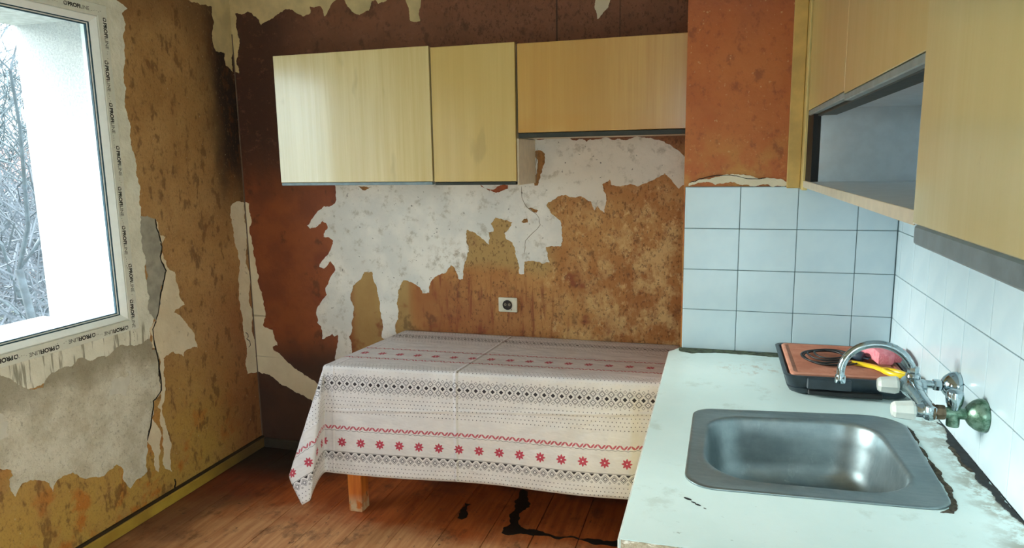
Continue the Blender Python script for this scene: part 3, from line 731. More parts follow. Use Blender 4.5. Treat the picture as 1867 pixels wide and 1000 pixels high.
for a, b in zip(edges, edges[1:]):
    g = 0.0025 if abs(a - bx) < 1e-3 or abs(b - bx) < 1e-3 else 0.0009
    rb = random.Random(int(a * 1000)); cut = rb.uniform(-1.6, 0.0) if rb.random() < 0.5 else None
    spans = [(YR, YB)] if cut is None else [(YR, cut - 0.0008), (cut + 0.0008, YB)]
    for s0, s1 in spans:
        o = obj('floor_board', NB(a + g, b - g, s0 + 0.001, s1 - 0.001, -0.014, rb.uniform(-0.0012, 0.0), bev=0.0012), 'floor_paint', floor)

# glazed opening added behind the camera for fill daylight
w2 = bmesh.new()
box(w2, -0.92, -0.08, YR - 0.13, YR - 0.06, 0.1, 0.18); box(w2, -0.92, -0.08, YR - 0.13, YR - 0.06, 2.27, 2.35)
for x0 in (-0.92, -0.16): box(w2, x0, x0 + 0.08, YR - 0.13, YR - 0.06, 0.18, 2.27)
added_win2 = struct('added_window_2', w2, 'pvc')
obj('glass_pane', NB(-0.84, -0.16, YR - 0.1, YR - 0.096, 0.18, 2.27), 'glass', added_win2)

w4 = bmesh.new()
wall_with_hole(w4, XL - 0.07, XL - 0.002, LY0 + 0.001, LY1 - 0.001, LZ0 + 0.001, LZ1 - 0.001, LY0 + 0.07, LY1 - 0.07, LZ0 + 0.07, LZ1 - 0.07)
added_win4 = struct('added_window_4', w4, 'pvc')  # unseen window added to light the right-hand doors
obj('glass_pane', NB(XL - 0.044, XL - 0.040, LY0 + 0.07, LY1 - 0.07, LZ0 + 0.07, LZ1 - 0.07), 'glass', added_win4)

# ------------------------------------------------------------------ window 1
def ring_prof(bm, prof, y0, y1, z0, z1):         # prof: (inset, depth from wall face) closed loop swept round a rectangle
    L = []
    for ins, d in prof:
        L.append([Vector((XL + d, y0 + ins, z0 + ins)), Vector((XL + d, y1 - ins, z0 + ins)), Vector((XL + d, y1 - ins, z1 - ins)), Vector((XL + d, y0 + ins, z1 - ins))])
    vr = [[bm.verts.new(p) for p in r] for r in L]
    n = len(vr)
    for i in range(n):
        a, b = vr[i], vr[(i + 1) % n]
        for k in range(4):
            bm.faces.new((a[k], a[(k + 1) % 4], b[(k + 1) % 4], b[k]))
FD = 0.006
bm = bmesh.new()
ring_prof(bm, [(0.0, -0.07), (0.0, FD - 0.002), (0.002, FD), (0.046, FD), (0.048, FD - 0.003), (0.048, -0.07)], WY0, WY1, WZ0, WZ1)
window = struct('window_1', bm, 'film', label='white plastic window with protective film still on its frame')
YM = -1.02                                       # mullion between the two panes
obj('mullion', NB(XL - 0.066, XL + FD - 0.001, YM - 0.04, YM + 0.04, WZ0 + 0.049, WZ1 - 0.049, bev=0.003), 'film', window)
for a, b in ((WY0 + 0.049, YM - 0.041), (YM + 0.041, WY1 - 0.049)):
    bm = bmesh.new()
    ring_prof(bm, [(0.0, -0.03), (0.0, FD - 0.004), (0.004, FD - 0.002), (0.024, -0.012), (0.026, -0.015), (0.026, -0.03)], a, b, WZ0 + 0.049, WZ1 - 0.049)
    bead = obj('glazing_bead', bm, 'pvc', window)
    bead['label'] = 'smooth white bevelled bead around the pane'
    for i0, d0 in ((0.0262, -0.016), (0.0345, -0.022)):
        bm = bmesh.new()
        ring_prof(bm, [(i0, d0 - 0.01), (i0, d0), (i0 + 0.0035, d0), (i0 + 0.0035, d0 - 0.01)], a, b, WZ0 + 0.049, WZ1 - 0.049)
        obj('gasket', bm, 'gasket', window)
    bm = bmesh.new()
    ring_prof(bm, [(0.0295, -0.03), (0.0295, -0.020), (0.0345, -0.024), (0.0345, -0.034)], a, b, WZ0 + 0.049, WZ1 - 0.049)
    obj('inner_rebate', bm, 'pvc', window)
    obj('glass_pane', NB(XL - 0.044, XL - 0.040, a + 0.02, b - 0.02, WZ0 + 0.069, WZ1 - 0.069), 'glass', window)
    bm = bmesh.new()
    ring_prof(bm, [(0.0, -0.068), (0.0, -0.046), (0.022, -0.046), (0.022, -0.068)], a, b, WZ0 + 0.049, WZ1 - 0.049)
    obj('outer_sash', bm, 'pvc', window)

def lettering(oy, oz, dx, dy, length=0.125, fade=4):
    # dx: writing direction, dy: letter-up direction, both as (y, z)
    fc = bpy.data.curves.new('print', 'FONT'); fc.body = 'PROFI'; fc.extrude = 0.0; fc.offset = 0.045
    f2 = bpy.data.curves.new('print', 'FONT'); f2.body = 'LINE'; f2.extrude = 0.0; f2.offset = 0.015
    res = []
    for cu, mt in ((fc, 'ink'), (f2, 'ink_faded')):
        o = bpy.data.objects.new('tmp', cu); COL.objects.link(o)
        dg = bpy.context.evaluated_depsgraph_get()
        me = bpy.data.meshes.new_from_object(o.evaluated_get(dg))
        bpy.data.objects.remove(o); res.append((me, mt))
    w1 = max(v.co.x for v in res[0][0].vertices); w2_ = max(v.co.x for v in res[1][0].vertices)
    k = length / (w1 + w2_ + 0.08 + 0.95)
    root = None
    def place(bm, px):
        for v in bm.verts:
            a, b = (v.co.x + px) * k, v.co.y * k
            v.co = Vector((XL + FD + 0.0003 + v.co.z, oy + dx[0] * a + dy[0] * b, oz + dx[1] * a + dy[1] * b))
    # logo: rounded ring with an open corner
    bm = bmesh.new()
    pts = [(0.05, 0.62), (0.05, 0.10), (0.14, 0.0), (0.62, 0.0), (0.72, 0.10), (0.72, 0.62), (0.62, 0.72), (0.20, 0.72)]
    inn = [(0.19, 0.56), (0.19, 0.20), (0.24, 0.15), (0.53, 0.15), (0.58, 0.20), (0.58, 0.52), (0.53, 0.57), (0.22, 0.57)]
    A = [bm.verts.new((x, y, 0)) for x, y in pts]; B = [bm.verts.new((x, y, 0)) for x, y in inn]
    for i in range(len(A) - 1): bm.faces.new((A[i], A[i + 1], B[i + 1], B[i]))
    b2 = bmesh.new(); b2.from_mesh(res[0][0]); bmesh.ops.translate(b2, vec=(0.90, 0, 0), verts=b2.verts[:]); add(bm, b2)
    place(bm, 0.0)
    o1 = obj('film_lettering', bm, 'ink', window, fix=False)
    b3 = bmesh.new(); b3.from_mesh(res[1][0]); bmesh.ops.translate(b3, vec=(0.95 + w1, 0, 0), verts=b3.verts[:])
    place(b3, 0.0)
    obj('faded_lettering', b3, 'ink_faded', window, fix=False)
    # small illegible approval marks after it
    b4 = bmesh.new(); rnd = random.Random(int((oy + oz) * 1000))
    for i in range(6):
        px = 1.3 + w1 + w2_ + i * 0.42; 
        if rnd.random() < 0.25: continue
        h = rnd.uniform(0.15, 0.4); y0 = rnd.uniform(0, 0.3)
        q = [b4.verts.new((px + a, b, 0)) for a, b in ((0, y0), (0.2, y0), (0.2, y0 + h * 0.3), (0, y0 + h * 0.3))]
        b4.faces.new(q)
    place(b4, 0.0)
    obj('film_mark', b4, 'ink_faded', window, fix=False)
for i, z in enumerate((2.235, 2.06, 1.885, 1.705, 1.53, 1.36, 1.19, 1.03)):
    lettering(WY1 - (0.037 if i % 3 else 0.024), z, (0, -1), (1, 0), 0.13)
for i, y in enumerate((-0.215, -0.385, -0.555, -0.725, -0.895)):
    lettering(y, WZ0 + (0.034 if i % 2 else 0.026), (-1, 0), (0, -1), 0.13)
for y in (-0.36, -0.56, -0.76):
    lettering(y, WZ1 - 0.034, (1, 0), (0, 1), 0.12)

# ------------------------------------------------------------------ torn paper, plaster and cracks on the walls
WALLS = {'L': wall_left, 'B': wall_back, 'P': wall_pier}
PM = {'window_plaster': ('window_plaster', 0.0012), 'grey_plaster': ('grey_plaster', 0.0018), 'cream_plaster': ('cream_plaster', 0.0016),
      'cream_plaster_drip': ('cream_plaster', 0.0016), 'bare_concrete': ('concrete', 0.0020), 'white_plaster_patch': ('white_filler', 0.0030),
      'corner_paper': ('cream_plaster', 0.0015), 'top_paper': ('yellow_paper', 0.0015), 'paper_chip': ('cream_plaster', 0.0015),
      'white_paint_patch': ('white_paint', 0.0012), 'wallpaper_scrap': ('scrap', 0.0022), 'cream_plaster_ledge': ('cream_plaster', 0.006)}
later = []
for i, (w, n, poly) in enumerate(TRACED):
    if w in 'FC': later.append((i, w, n, poly)); continue
    if n == 'window_plaster':
        poly = [(-1.98, 2.42)] + poly[1:-1] + [(-1.98, 0.70), (-1.98, WZ0 + 0.001), (WY1 - 0.001, WZ0 + 0.001), (WY1 - 0.001, WZ1 - 0.001), (-1.98, WZ1 - 0.001)]
    m, d = PM[n]
    if n == 'wallpaper_scrap' and i % 5 == 0: m = 'rust_scrap'
    obj(n, sheet(torn(poly, 0.15, 5, i), w, -0.001, d), m, WALLS[w])
CD = {'L': 0.0026, 'B': 0.0024, 'P': 0.0068}
for i, (w, line) in enumerate(CRACKS):
    rnd = random.Random(100 + i); pts = []
    for a, b in zip(line, line[1:]):
        for k in range(4):
            t_ = k / 4; L = math.hypot(b[0] - a[0], b[1] - a[1])
            pts.append((a[0] + (b[0] - a[0]) * t_ + rnd.uniform(-.05, .05) * L, a[1] + (b[1] - a[1]) * t_ + rnd.uniform(-.05, .05) * L))
    pts.append(line[-1])
    wd = (0.0042 if w == 'L' else 0.0014)
    lft, rgt = [], []
    for j, p in enumerate(pts):
        q = pts[min(j + 1, len(pts) - 1)]; o_ = pts[max(j - 1, 0)]
        d = Vector((q[0] - o_[0], q[1] - o_[1])).normalized(); n_ = Vector((-d.y, d.x))
        k = wd * rnd.uniform(0.5, 1.1) * (0.4 if j in (0, len(pts) - 1) else 1)
        lft.append((p[0] + n_.x * k, p[1] + n_.y * k)); rgt.append((p[0] - n_.x * k, p[1] - n_.y * k))
    obj('crack', sheet(lft + rgt[::-1], w, 0.0, CD[w]), 'crack_grey' if w == 'B' else 'crack', WALLS[w])
mk = MARK; lf_, rg_ = [], []
for j, q in enumerate(mk):
    a, b = mk[max(j - 1, 0)], mk[min(j + 1, len(mk) - 1)]
    d = Vector((b[0] - a[0], b[1] - a[1])).normalized()
    lf_.append((q[0] - d.y * 0.0022, q[1] + d.x * 0.0016)); rg_.append((q[0] + d.y * 0.0022, q[1] - d.x * 0.0016))
obj('pencil_mark', sheet(lf_ + rg_[::-1], 'L', 0.0, 0.0024), 'crack', wall_left)
for i, w, n, poly in later:
    if w == 'F': obj(n, sheet(torn(poly, 0.2, 3, i), 'F', -0.004, 0.0012), 'tar', floor)

# corner edge strip, baseboards
bm = bmesh.new(); tube(bm, [(XL + 0.003, YB - 0.003, 0.06), (XL + 0.003, YB - 0.003, 1.2), (XL + 0.003, YB - 0.003, 2.3)], 0.0032, 8)
struct('trim_1', bm, 'corner_edge', label='thin pale edge running up the room corner')
bm = bmesh.new(); box(bm, XL, XL + 0.02, YR, YB, 0.0, 0.052, bev=0.004)
bbl = struct('baseboard_left', bm, 'baseboard', label='narrow yellow painted baseboard under the window wall')
obj('groove', NB(XL, XL + 0.012, YR, YB - 0.001, 0.052, 0.064), 'baseboard_groove', bbl)
struct('baseboard_back', NB(XL + 0.021, PX, YB - 0.02, YB, 0.0, 0.055, bev=0.004), 'baseboard_dark')

# ------------------------------------------------------------------ tiles
TT = 0.007
def tile_mesh(w, h, key, cache={}):
    k = (round(w, 4), round(h, 4), key)
    if k in cache: return cache[k]
    bm = bmesh.new()
    box(bm, -w / 2, w / 2, -TT, 0, -h / 2, h / 2, bev=0.0016, seg=2)
    if key == 'R': bm.transform(Matrix.Rotation(R(-90), 4, 'Z'))
    bmesh.ops.recalc_face_normals(bm, faces=bm.faces[:])
    me = bpy.data.meshes.new('tile'); bm.to_mesh(me); bm.free(); me.materials.append(MATS['tile'])
    cache[k] = me
    return me
GR = 0.0011
rt = random.Random(5)
def tile(parent, me, loc, key):
    o = bpy.data.objects.new('tile', me); COL.objects.link(o); o.parent = parent; o.location = loc
    a, b = rt.uniform(-.0025, .0025), rt.uniform(-.003, .003)
    o.rotation_euler = (a, 0, b) if key == 'P' else (0, a, b)
obj('grout_bed', NB(-0.7075, -0.0005, -0.0045, 0.0, 0.87, 1.511), 'grout', wall_pier)
obj('grout_bed', NB(-0.0045, 0.0, -2.6, -0.0005, 0.87, 1.511), 'grout', wall_right)
cx_ = [-0.7075, -0.516, -0.3245, -0.133, -0.008]
for a, b in zip(cx_, cx_[1:]):
    for k in range(4):
        z0 = 0.91 + 0.15 * k
        tile(wall_pier, tile_mesh(b - a - 2 * GR, 0.15 - 2 * GR, 'P'), ((a + b) / 2, 0, z0 + 0.075), 'P')
cy_ = [-0.009, -0.06] + [-0.06 - 0.1655 * k for k in range(1, 15)]
for a, b in zip(cy_, cy_[1:]):
    for k in range(4):
        z0 = 0.91 + 0.15 * k
        tile(wall_right, tile_mesh(a - b - 2 * GR, 0.15 - 2 * GR, 'R'), (0, (a + b) / 2, z0 + 0.075), 'R')

# ------------------------------------------------------------------ wall cabinets on the back wall
CF = 0.35                                        # front of the doors
def wall_cabinet(name, label, x0, x1, z0, z1, veneer, prof, ph):
    t = thing(name, label, 'cabinet', ((x0 + x1) / 2, YB, z0), None)
    bm = bmesh.new(); th = 0.016
    box(bm, x0 + 0.002, x0 + th, CF + 0.019, YB - 0.002, z0 + 0.003, z1 - 0.003); box(bm, x1 - th, x1 - 0.002, CF + 0.019, YB - 0.002, z0 + 0.003, z1 - 0.003)
    box(bm, x0 + th, x1 - th, CF + 0.019, YB - 0.002, z1 - th, z1 - 0.003); box(bm, x0 + th, x1 - th, CF + 0.019, YB - 0.002, z0 + 0.003, z0 + th)
    box(bm, x0 + th, x1 - th, YB - 0.006, YB - 0.002, z0 + th, z1 - th)
    obj('carcass', bm, 'laminate', t)
    d = obj('door', NB(x0, x1, CF, CF + 0.018, z0 + ph, z1, bev=0.0015), veneer, t)
    obj('bottom_profile', NB(x0 + 0.002, x1 - 0.002, CF + 0.002, CF + 0.03, z0, z0 + ph - 0.0015, bev=0.002), prof, d)
    return t
wall_cabinet('wall_cabinet', 'wide pale wood wall cabinet left on the back wall, reflecting the window', -2.645, -1.8455, 1.512, 2.124, 'veneer_wide', 'blue_profile', 0.015)
wall_cabinet('wall_cabinet', 'narrow tall wood veneer wall cabinet in the middle of the back wall row', -1.837, -1.4475, 1.510, 2.116, 'veneer_narrow', 'dark_strip', 0.015)
t3 = wall_cabinet('wall_cabinet', 'short yellow wood wall cabinet with stained door above the white bare patch', -1.4365, PX - 0.001, 1.712, 2.108, 'veneer_short', 'dark_strip', 0.022)
o = obj('side_board', NB(-1.4460, -1.4375, CF + 0.012, YB - 0.002, 1.508, 1.711, bev=0.001), 'laminate', t3)
o['label'] = 'cream side board below the short cabinet'

# ------------------------------------------------------------------ wall cabinets on the right wall
RF = -0.322                                      # front of the doors
N0G = -0.078
ft = thing('filler_board', 'yellow wooden filler strip in the corner beside the right cabinets', 'board', (RF - 0.02, -0.04, 1.50))
obj('batten', NB(-0.366, RF - 0.001, -0.016, -0.001, 1.505, 2.45, bev=0.002), 'yellow_wood', ft)
obj('strip', NB(RF, RF + 0.016, N0G, -0.001, 1.500, 2.45, bev=0.002), 'yellow_wood_light', ft)
N0, N1, NS = -0.150, -1.506, -0.83
tn = thing('wall_cabinet', 'right wall cabinet with two doors over an open white niche', 'cabinet', (-0.16, -0.8, 1.512))
bm = bmesh.new()
box(bm, RF + 0.03, -0.012, -0.225, -0.205, 1.533, 2.2); box(bm, RF + 0.021, -0.012, N1 + 0.002, N1 + 0.018, 1.533, 2.2)
box(bm, RF + 0.032, -0.012, N1 + 0.018, -0.225, 1.758, 1.774); box(bm, RF + 0.021, -0.012, N1 + 0.018, -0.225, 2.184, 2.2)
box(bm, -0.018, -0.012, N1 + 0.018, -0.225, 1.533, 2.184)
obj('carcass', bm, 'laminate_cool', tn)
ns = obj('niche_shelf', NB(RF + 0.003, -0.012, N1 + 0.002, -0.10, 1.512, 1.5325), 'laminate_cool', tn)
obj('shelf_edge', NB(RF, RF + 0.0028, N1 + 0.002, -0.10, 1.511, 1.5328, bev=0.0008), 'laminate', ns)
obj('dark_strip', NB(RF + 0.008, RF + 0.029, -0.225, N0G - 0.0005, 1.533, 1.768), 'black_strip', tn)
obj('gap_shade', NB(RF + 0.008, RF + 0.016, -0.1495, N0G - 0.0005, 1.769, 2.2), 'black_strip', tn)  # black strip standing in for the shade of the open gap
obj('seam_shade', NB(RF + 0.0185, RF + 0.0195, NS - 0.012, NS + 0.012, 1.776, 2.183), 'black_strip', tn)  # black strip added behind the door seam to make it read dark
obj('rail', NB(RF + 0.020, RF + 0.0315, N1 + 0.002, -0.1505, 1.735, 1.775, bev=0.002), 'dark_strip', tn)
obj('under_rail', NB(RF + 0.0325, RF + 0.075, N1 + 0.02, -0.226, 1.738, 1.7575, bev=0.002), 'dark_strip', tn)
for a, b, zz in ((NS + 0.0005, N0, 0.0), (N1, NS - 0.0005, 0.006)):
    lo, hi = min(a, b), max(a, b)
    d = obj('door', NB(RF, RF + 0.018, lo, hi, 1.758 - zz, 2.2, bev=0.0005), 'veneer_right', tn)
    obj('bottom_profile', NB(RF + 0.001, RF + 0.019, lo + 0.001, hi - 0.001, 1.742 - zz, 1.757 - zz, bev=0.002), 'grey_profile', d)
tb = thing('wall_cabinet', 'big pale wood cabinet door nearest the camera at upper right', 'cabinet', (-0.16, -1.9, 1.48))
B0, B1 = -2.35, N1 - 0.012
bm = bmesh.new()
box(bm, RF + 0.02, -0.012, B1 - 0.017, B1 - 0.001, 1.497, 2.2); box(bm, RF + 0.02, -0.012, B0 + 0.001, B0 + 0.017, 1.497, 2.2)
box(bm, RF + 0.02, -0.012, B0 + 0.017, B1 - 0.017, 1.497, 1.513); box(bm, RF + 0.02, -0.012, B0 + 0.017, B1 - 0.017, 2.184, 2.2)
box(bm, -0.018, -0.012, B0 + 0.017, B1 - 0.017, 1.513, 2.184)
obj('carcass', bm, 'laminate_cool', tb)
d = obj('door', NB(RF - 0.004, RF + 0.018, B0, B1, 1.515, 2.2, bev=0.0015), 'veneer_big', tb)
obj('bottom_profile', NB(RF - 0.002, RF + 0.018, B0 + 0.001, B1 - 0.001, 1.486, 1.5135, bev=0.003), 'blue_profile', d)

# ------------------------------------------------------------------ worktop, base cabinet, sink
SQ = [Vector((-0.645, -1.165)), Vector((-0.118, -1.138)), Vector((-0.098, -0.598)), Vector((-0.640, -0.668))]  # rim corners: front left, front right, back right, back left
def rquad(Q, r, n=9, inset=0.0):
    c = sum(Q, Vector((0, 0))) / 4; out = []
    P = []
    for i in range(4):                           # inset the quad by offsetting its sides
        a, b, c_ = Q[i - 1], Q[i], Q[(i + 1) % 4]
        d1 = (b - a).normalized(); d2 = (c_ - b).normalized()
        n1 = Vector((-d1.y, d1.x)); n2 = Vector((-d2.y, d2.x))
        m = (n1 + n2) / (1 + n1.dot(n2)); P.append(b + m * inset)
    rr = r if isinstance(r, (list, tuple)) else [r] * 4
    for i in range(4):
        a, b, c_ = P[i - 1], P[i], P[(i + 1) % 4]
        d1 = (a - b).normalized(); d2 = (c_ - b).normalized(); k = rr[i]
        p0, p2 = b + d1 * k, b + d2 * k
        for j in range(n):
            t_ = j / (n - 1)
            ang = t_ * math.pi / 2                # superellipse-like corner
            out.append(b + d1 * (k * (1 - math.sin(ang))) + d2 * (k * (1 - math.cos(ang))))
    return out
WX0, WY0_, WY1_ = -0.748, -1.405, -0.0085
hole = rquad(SQ, 0.05, 9, 0.016)
bm = bmesh.new()
outer = [Vector((WX0, WY0_)), Vector((-0.0085, WY0_)), Vector((-0.0085, WY1_)), Vector((PX - 0.001, WY1_)), Vector((WX0, WY1_ - 0.06))]
allp = outer + hole
for zz, fl in ((0.91, False), (0.872, True)):
    V = [bm.verts.new((p.x, p.y, zz)) for p in allp]
    for tri in tessellate_polygon([[Vector((p.x, p.y, 0)) for p in outer], [Vector((p.x, p.y, 0)) for p in hole]]):
        bm.faces.new([V[i] for i in tri])
    if not fl: top = V
    else:
        no = len(outer)
        for i in range(no): bm.faces.new((top[i], top[(i + 1) % no], V[(i + 1) % no], V[i]))
        nh = len(hole)
        for i in range(nh):
            a, b = no + i, no + (i + 1) % nh
            bm.faces.new((top[a], top[b], V[b], V[a]))
wt = obj('worktop', bm, 'counter', None, None)
tag(wt, 'pale mint worktop with worn patches around the steel sink', 'worktop')
obj('chipped_end', NB(WX0 + 0.003, -0.0085, WY0_ - 0.004, WY0_ - 0.0005, 0.872, 0.9085), 'chipboard', wt)
obj('edge_strip', NB(WX0 - 0.003, WX0 - 0.0002, WY0_ - 0.003, WY1_ - 0.06, 0.872, 0.9095), 'white_edge', wt)
for i, w, n, poly in later:
    if w == 'C':
        m = {'mould_line': 'mould', 'mould_stain': 'mould_and_shade_brown', 'seam_grime': 'grime'}[n]
        poly = [(min(a, -0.0085), min(b, -0.0075)) for a, b in poly]
        obj(n, sheet(torn(poly, 0.12, 4, i), 'C', -0.001, 0.0008 if n != 'mould_line' else 0.003), m, wt)
obj('rim_shade_line', sheet(torn([(-0.0975, -0.66), (-0.0945, -0.74), (-0.098, -0.85), (-0.099, -0.98), (-0.1035, -1.06), (-0.109, -1.11), (-0.126, -1.146), (-0.150, -1.147), (-0.128, -1.125), (-0.121, -1.10), (-0.112, -0.98), (-0.107, -0.85), (-0.103, -0.72)], 0.10, 4, 77), 'C', -0.001, 0.0005), 'mould_and_shade_brown', wt)  # shade line along the sink's right rim, drawn as a dark sheet
bm = bmesh.new()
for x, y, s in ((-0.632, -1.215, 0.008), (-0.620, -1.228, 0.005), (-0.611, -1.236, 0.006), (-0.597, -1.248, 0.003)):
    P = [bm.verts.new((x + s * math.cos(a) * 1.1, y + s * 0.6 * math.sin(a) - s * 0.5 * math.cos(a), 0.9104)) for a in [k * math.pi / 4 for k in range(8)]]
    bm.faces.new(P)
obj('dark_fleck', bm, 'mould', wt)

bc = thing('base_cabinet', 'base cabinet under the mint worktop along the right wall', 'cabinet', (-0.36, -0.7, 0.0))
bm = bmesh.new()
box(bm, -0.715, -0.0085, WY0_ + 0.004, WY0_ + 0.022, 0.1, 0.8715); box(bm, -0.715, -0.0085, -0.026, -0.009, 0.1, 0.8715)
box(bm, -0.715, -0.0085, WY0_ + 0.022, -0.026, 0.1, 0.118); box(bm, -0.018, -0.0085, WY0_ + 0.022, -0.026, 0.118, 0.8715)
box(bm, -0.69, -0.0085, WY0_ + 0.022, -0.03, 0.85, 0.8715) if False else None
obj('carcass', bm, 'laminate', bc)
obj('plinth', NB(-0.68, -0.0085, WY0_ + 0.03, -0.012, 0.0, 0.0995), 'dark_strip', bc)
for k in range(3):
    y0 = WY0_ + 0.004 + k * 0.464
    d = obj('door', NB(-0.734, -0.716, y0 + 0.002, y0 + 0.462, 0.105, 0.868, bev=0.0015), 'veneer_right', bc)
    bm = bmesh.new(); hy = y0 + 0.42
    tube(bm, [(-0.735, hy, 0.70), (-0.7445, hy, 0.70), (-0.7445, hy, 0.80), (-0.735, hy, 0.80)], 0.004, 8)
    obj('handle', bm, 'chrome', d)

sk = thing('sink', 'stainless steel inset sink with a deep rounded basin', 'sink', (-0.375, -0.88, 0.91))
RI = [0.13, 0.12, 0.10, 0.09]
OR = [0.07, 0.05, 0.10, 0.05]
def q3(Q, z): return [Vector((p.x, p.y, z)) for p in Q]
S2 = [Vector((-0.608, -1.108)), Vector((-0.158, -1.092)), Vector((-0.178, -0.662)), Vector((-0.600, -0.716))]
rings = [q3(rquad(SQ, OR, 12), 0.9102), q3(rquad(SQ, OR, 12, 0.0005), 0.9135), q3(rquad(SQ, OR, 12, 0.004), 0.9150), q3(rquad(SQ, OR, 12, 0.010), 0.9135),
         q3(rquad(S2, RI, 12, -0.006), 0.9125), q3(rquad(S2, RI, 12, -0.001), 0.9135), q3(rquad(S2, RI, 12, 0.003), 0.911), q3(rquad(S2, RI, 12, 0.007), 0.903),
         q3(rquad(S2, RI, 12, 0.012), 0.86), q3(rquad(S2, RI, 12, 0.020), 0.80), q3(rquad(S2, RI, 12, 0.026), 0.775), q3(rquad(S2, RI, 12, 0.038), 0.758),
         q3(rquad(S2, RI, 12, 0.056), 0.748), q3(rquad(S2, [0.1] * 4, 12, 0.085), 0.7445), q3(rquad(S2, [0.07] * 4, 12, 0.13), 0.7425), q3(rquad(S2, [0.03] * 4, 12, 0.17), 0.7415)]
bm = bmesh.new(); loops(bm, rings, cap1=True)
basin = obj('basin', bm, 'steel', sk, smooth=60)
md = basin.modifiers.new('sheet', 'SOLIDIFY'); md.thickness = 0.0008; md.offset = -1
bm = bmesh.new(); lathe(bm, [(0.034, 0.0), (0.036, 0.003), (0.028, 0.004), (0.024, 0.002), (0.004, 0.0015)], (-0.50, -1.0, 0.7445), (0, 0, 1), 28)
obj('drain', bm, 'chrome', sk, smooth=40)
bm = bmesh.new(); lathe(bm, [(0.022, 0.0), (0.022, -0.10), (0.02, -0.3)], (-0.50, -1.0, 0.740), (0, 0, 1), 16)
obj('waste_pipe', bm, 'laminate', sk, smooth=40)

# ------------------------------------------------------------------ wall mixer tap
fa = thing('faucet', 'old chrome wall mixer tap with two white faceted knobs over the sink', 'faucet', (0.0, -0.81, 1.035))
F1 = Vector((-0.007, -0.722, 1.045)); F2 = Vector((-0.007, -0.905, 1.036))
bell = [(0.034, 0.0), (0.036, 0.004), (0.0355, 0.012), (0.031, 0.022), (0.024, 0.031), (0.017, 0.036), (0.013, 0.038)]
bm = bmesh.new(); lathe(bm, bell, F1, (-1, 0, 0), 32); obj('flange', bm, 'chrome', fa, smooth=50)
bm = bmesh.new(); lathe(bm, [(r * 1.04, h) for r, h in bell], F2, (-1, 0, 0), 32); fl2 = obj('flange', bm, 'verdigris', fa, smooth=50)
fl2['label'] = 'green tarnished wall flange'
bm = bmesh.new()
lathe(bm, [(0.010, 0.03), (0.010, 0.09)], F1, (-1, 0, 0), 20)
lathe(bm, [(0.014, 0.040), (0.0145, 0.043), (0.0145, 0.053), (0.014, 0.056)], F1, (-1, 0, 0), 6)
obj('inlet_pipe', bm, 'chrome', fa, smooth=40)
bm = bmesh.new()
lathe(bm, [(0.0125, 0.03), (0.0125, 0.082)], F2, (-1, 0, 0), 20)
c2 = F2 + Vector((-0.062, 0, 0))
lathe(bm, [(0.013, -0.030), (0.0135, -0.026), (0.0135, 0.0)], c2, (0, 0, 1), 20)
obj('tee', bm, 'verdigris', fa, smooth=40)
bm = bmesh.new()
lathe(bm, [(0.010, 0.008), (0.0125, 0.012), (0.017, 0.026), (0.0185, 0.040), (0.0165, 0.050), (0.010, 0.055)], c2, (0, 0, 1), 24)
obj('tee_cap', bm, 'chrome', fa, smooth=40)
bm = bmesh.new()
lathe(bm, [(0.0165, 0.080), (0.0175, 0.083), (0.0175, 0.097), (0.0165, 0.100)], F2, (-1, 0, 0), 8)
lathe(bm, [(0.019, 0.101), (0.019, 0.105)], F2, (-1, 0, 0), 20)
obj('union_nut', bm, 'brass_old', fa, smooth=40)
BX = -0.112
b1 = Vector((BX, -0.722, 1.038)); b2 = Vector((BX - 0.006, -0.905, 1.036))
bm = bmesh.new()
ax = (b2 - b1).normalized(); Lb = (b2 - b1).length
lathe(bm, [(0.012, -0.030), (0.021, -0.026), (0.026, -0.010), (0.0265, 0.012), (0.0235, 0.032), (0.019, 0.05), (0.0180, Lb * 0.55), (0.0185, Lb - 0.03), (0.019, Lb - 0.01), (0.018, Lb + 0.012), (0.010, Lb + 0.016)], b1, ax, 24)
lathe(bm, [(0.0185, 0.0), (0.0185, 0.018), (0.016, 0.022)], b1 + Vector((0.01, 0, 0)), (1, 0, 0), 20)
lathe(bm, [(0.016, 0.0), (0.014, 0.026), (0.010, 0.030)], b1, (-1, 0, 0), 20)
lathe(bm, [(0.016, 0.0), (0.014, 0.026), (0.010, 0.030)], b2, (-1, 0, 0), 20)
lathe(bm, [(0.017, 0.0), (0.017, 0.030), (0.0135, 0.034)], b1 + Vector((0.003, 0, 0)), (0, 0, 1), 24)
obj('mixer_body', bm, 'chrome', fa, smooth=45)
def facet(i): return 1.0 if i % 2 == 0 else 0.90
for b in (b1, b2):
    bm = bmesh.new()
    lathe(bm, [(0.009, 0.026), (0.0205, 0.029), (0.0235, 0.035), (0.0200, 0.070), (0.015, 0.076), (0.008, 0.077)], b, (-1, 0, -0.02), 16, facet)
    obj('knob', bm, 'knob_plastic', fa)
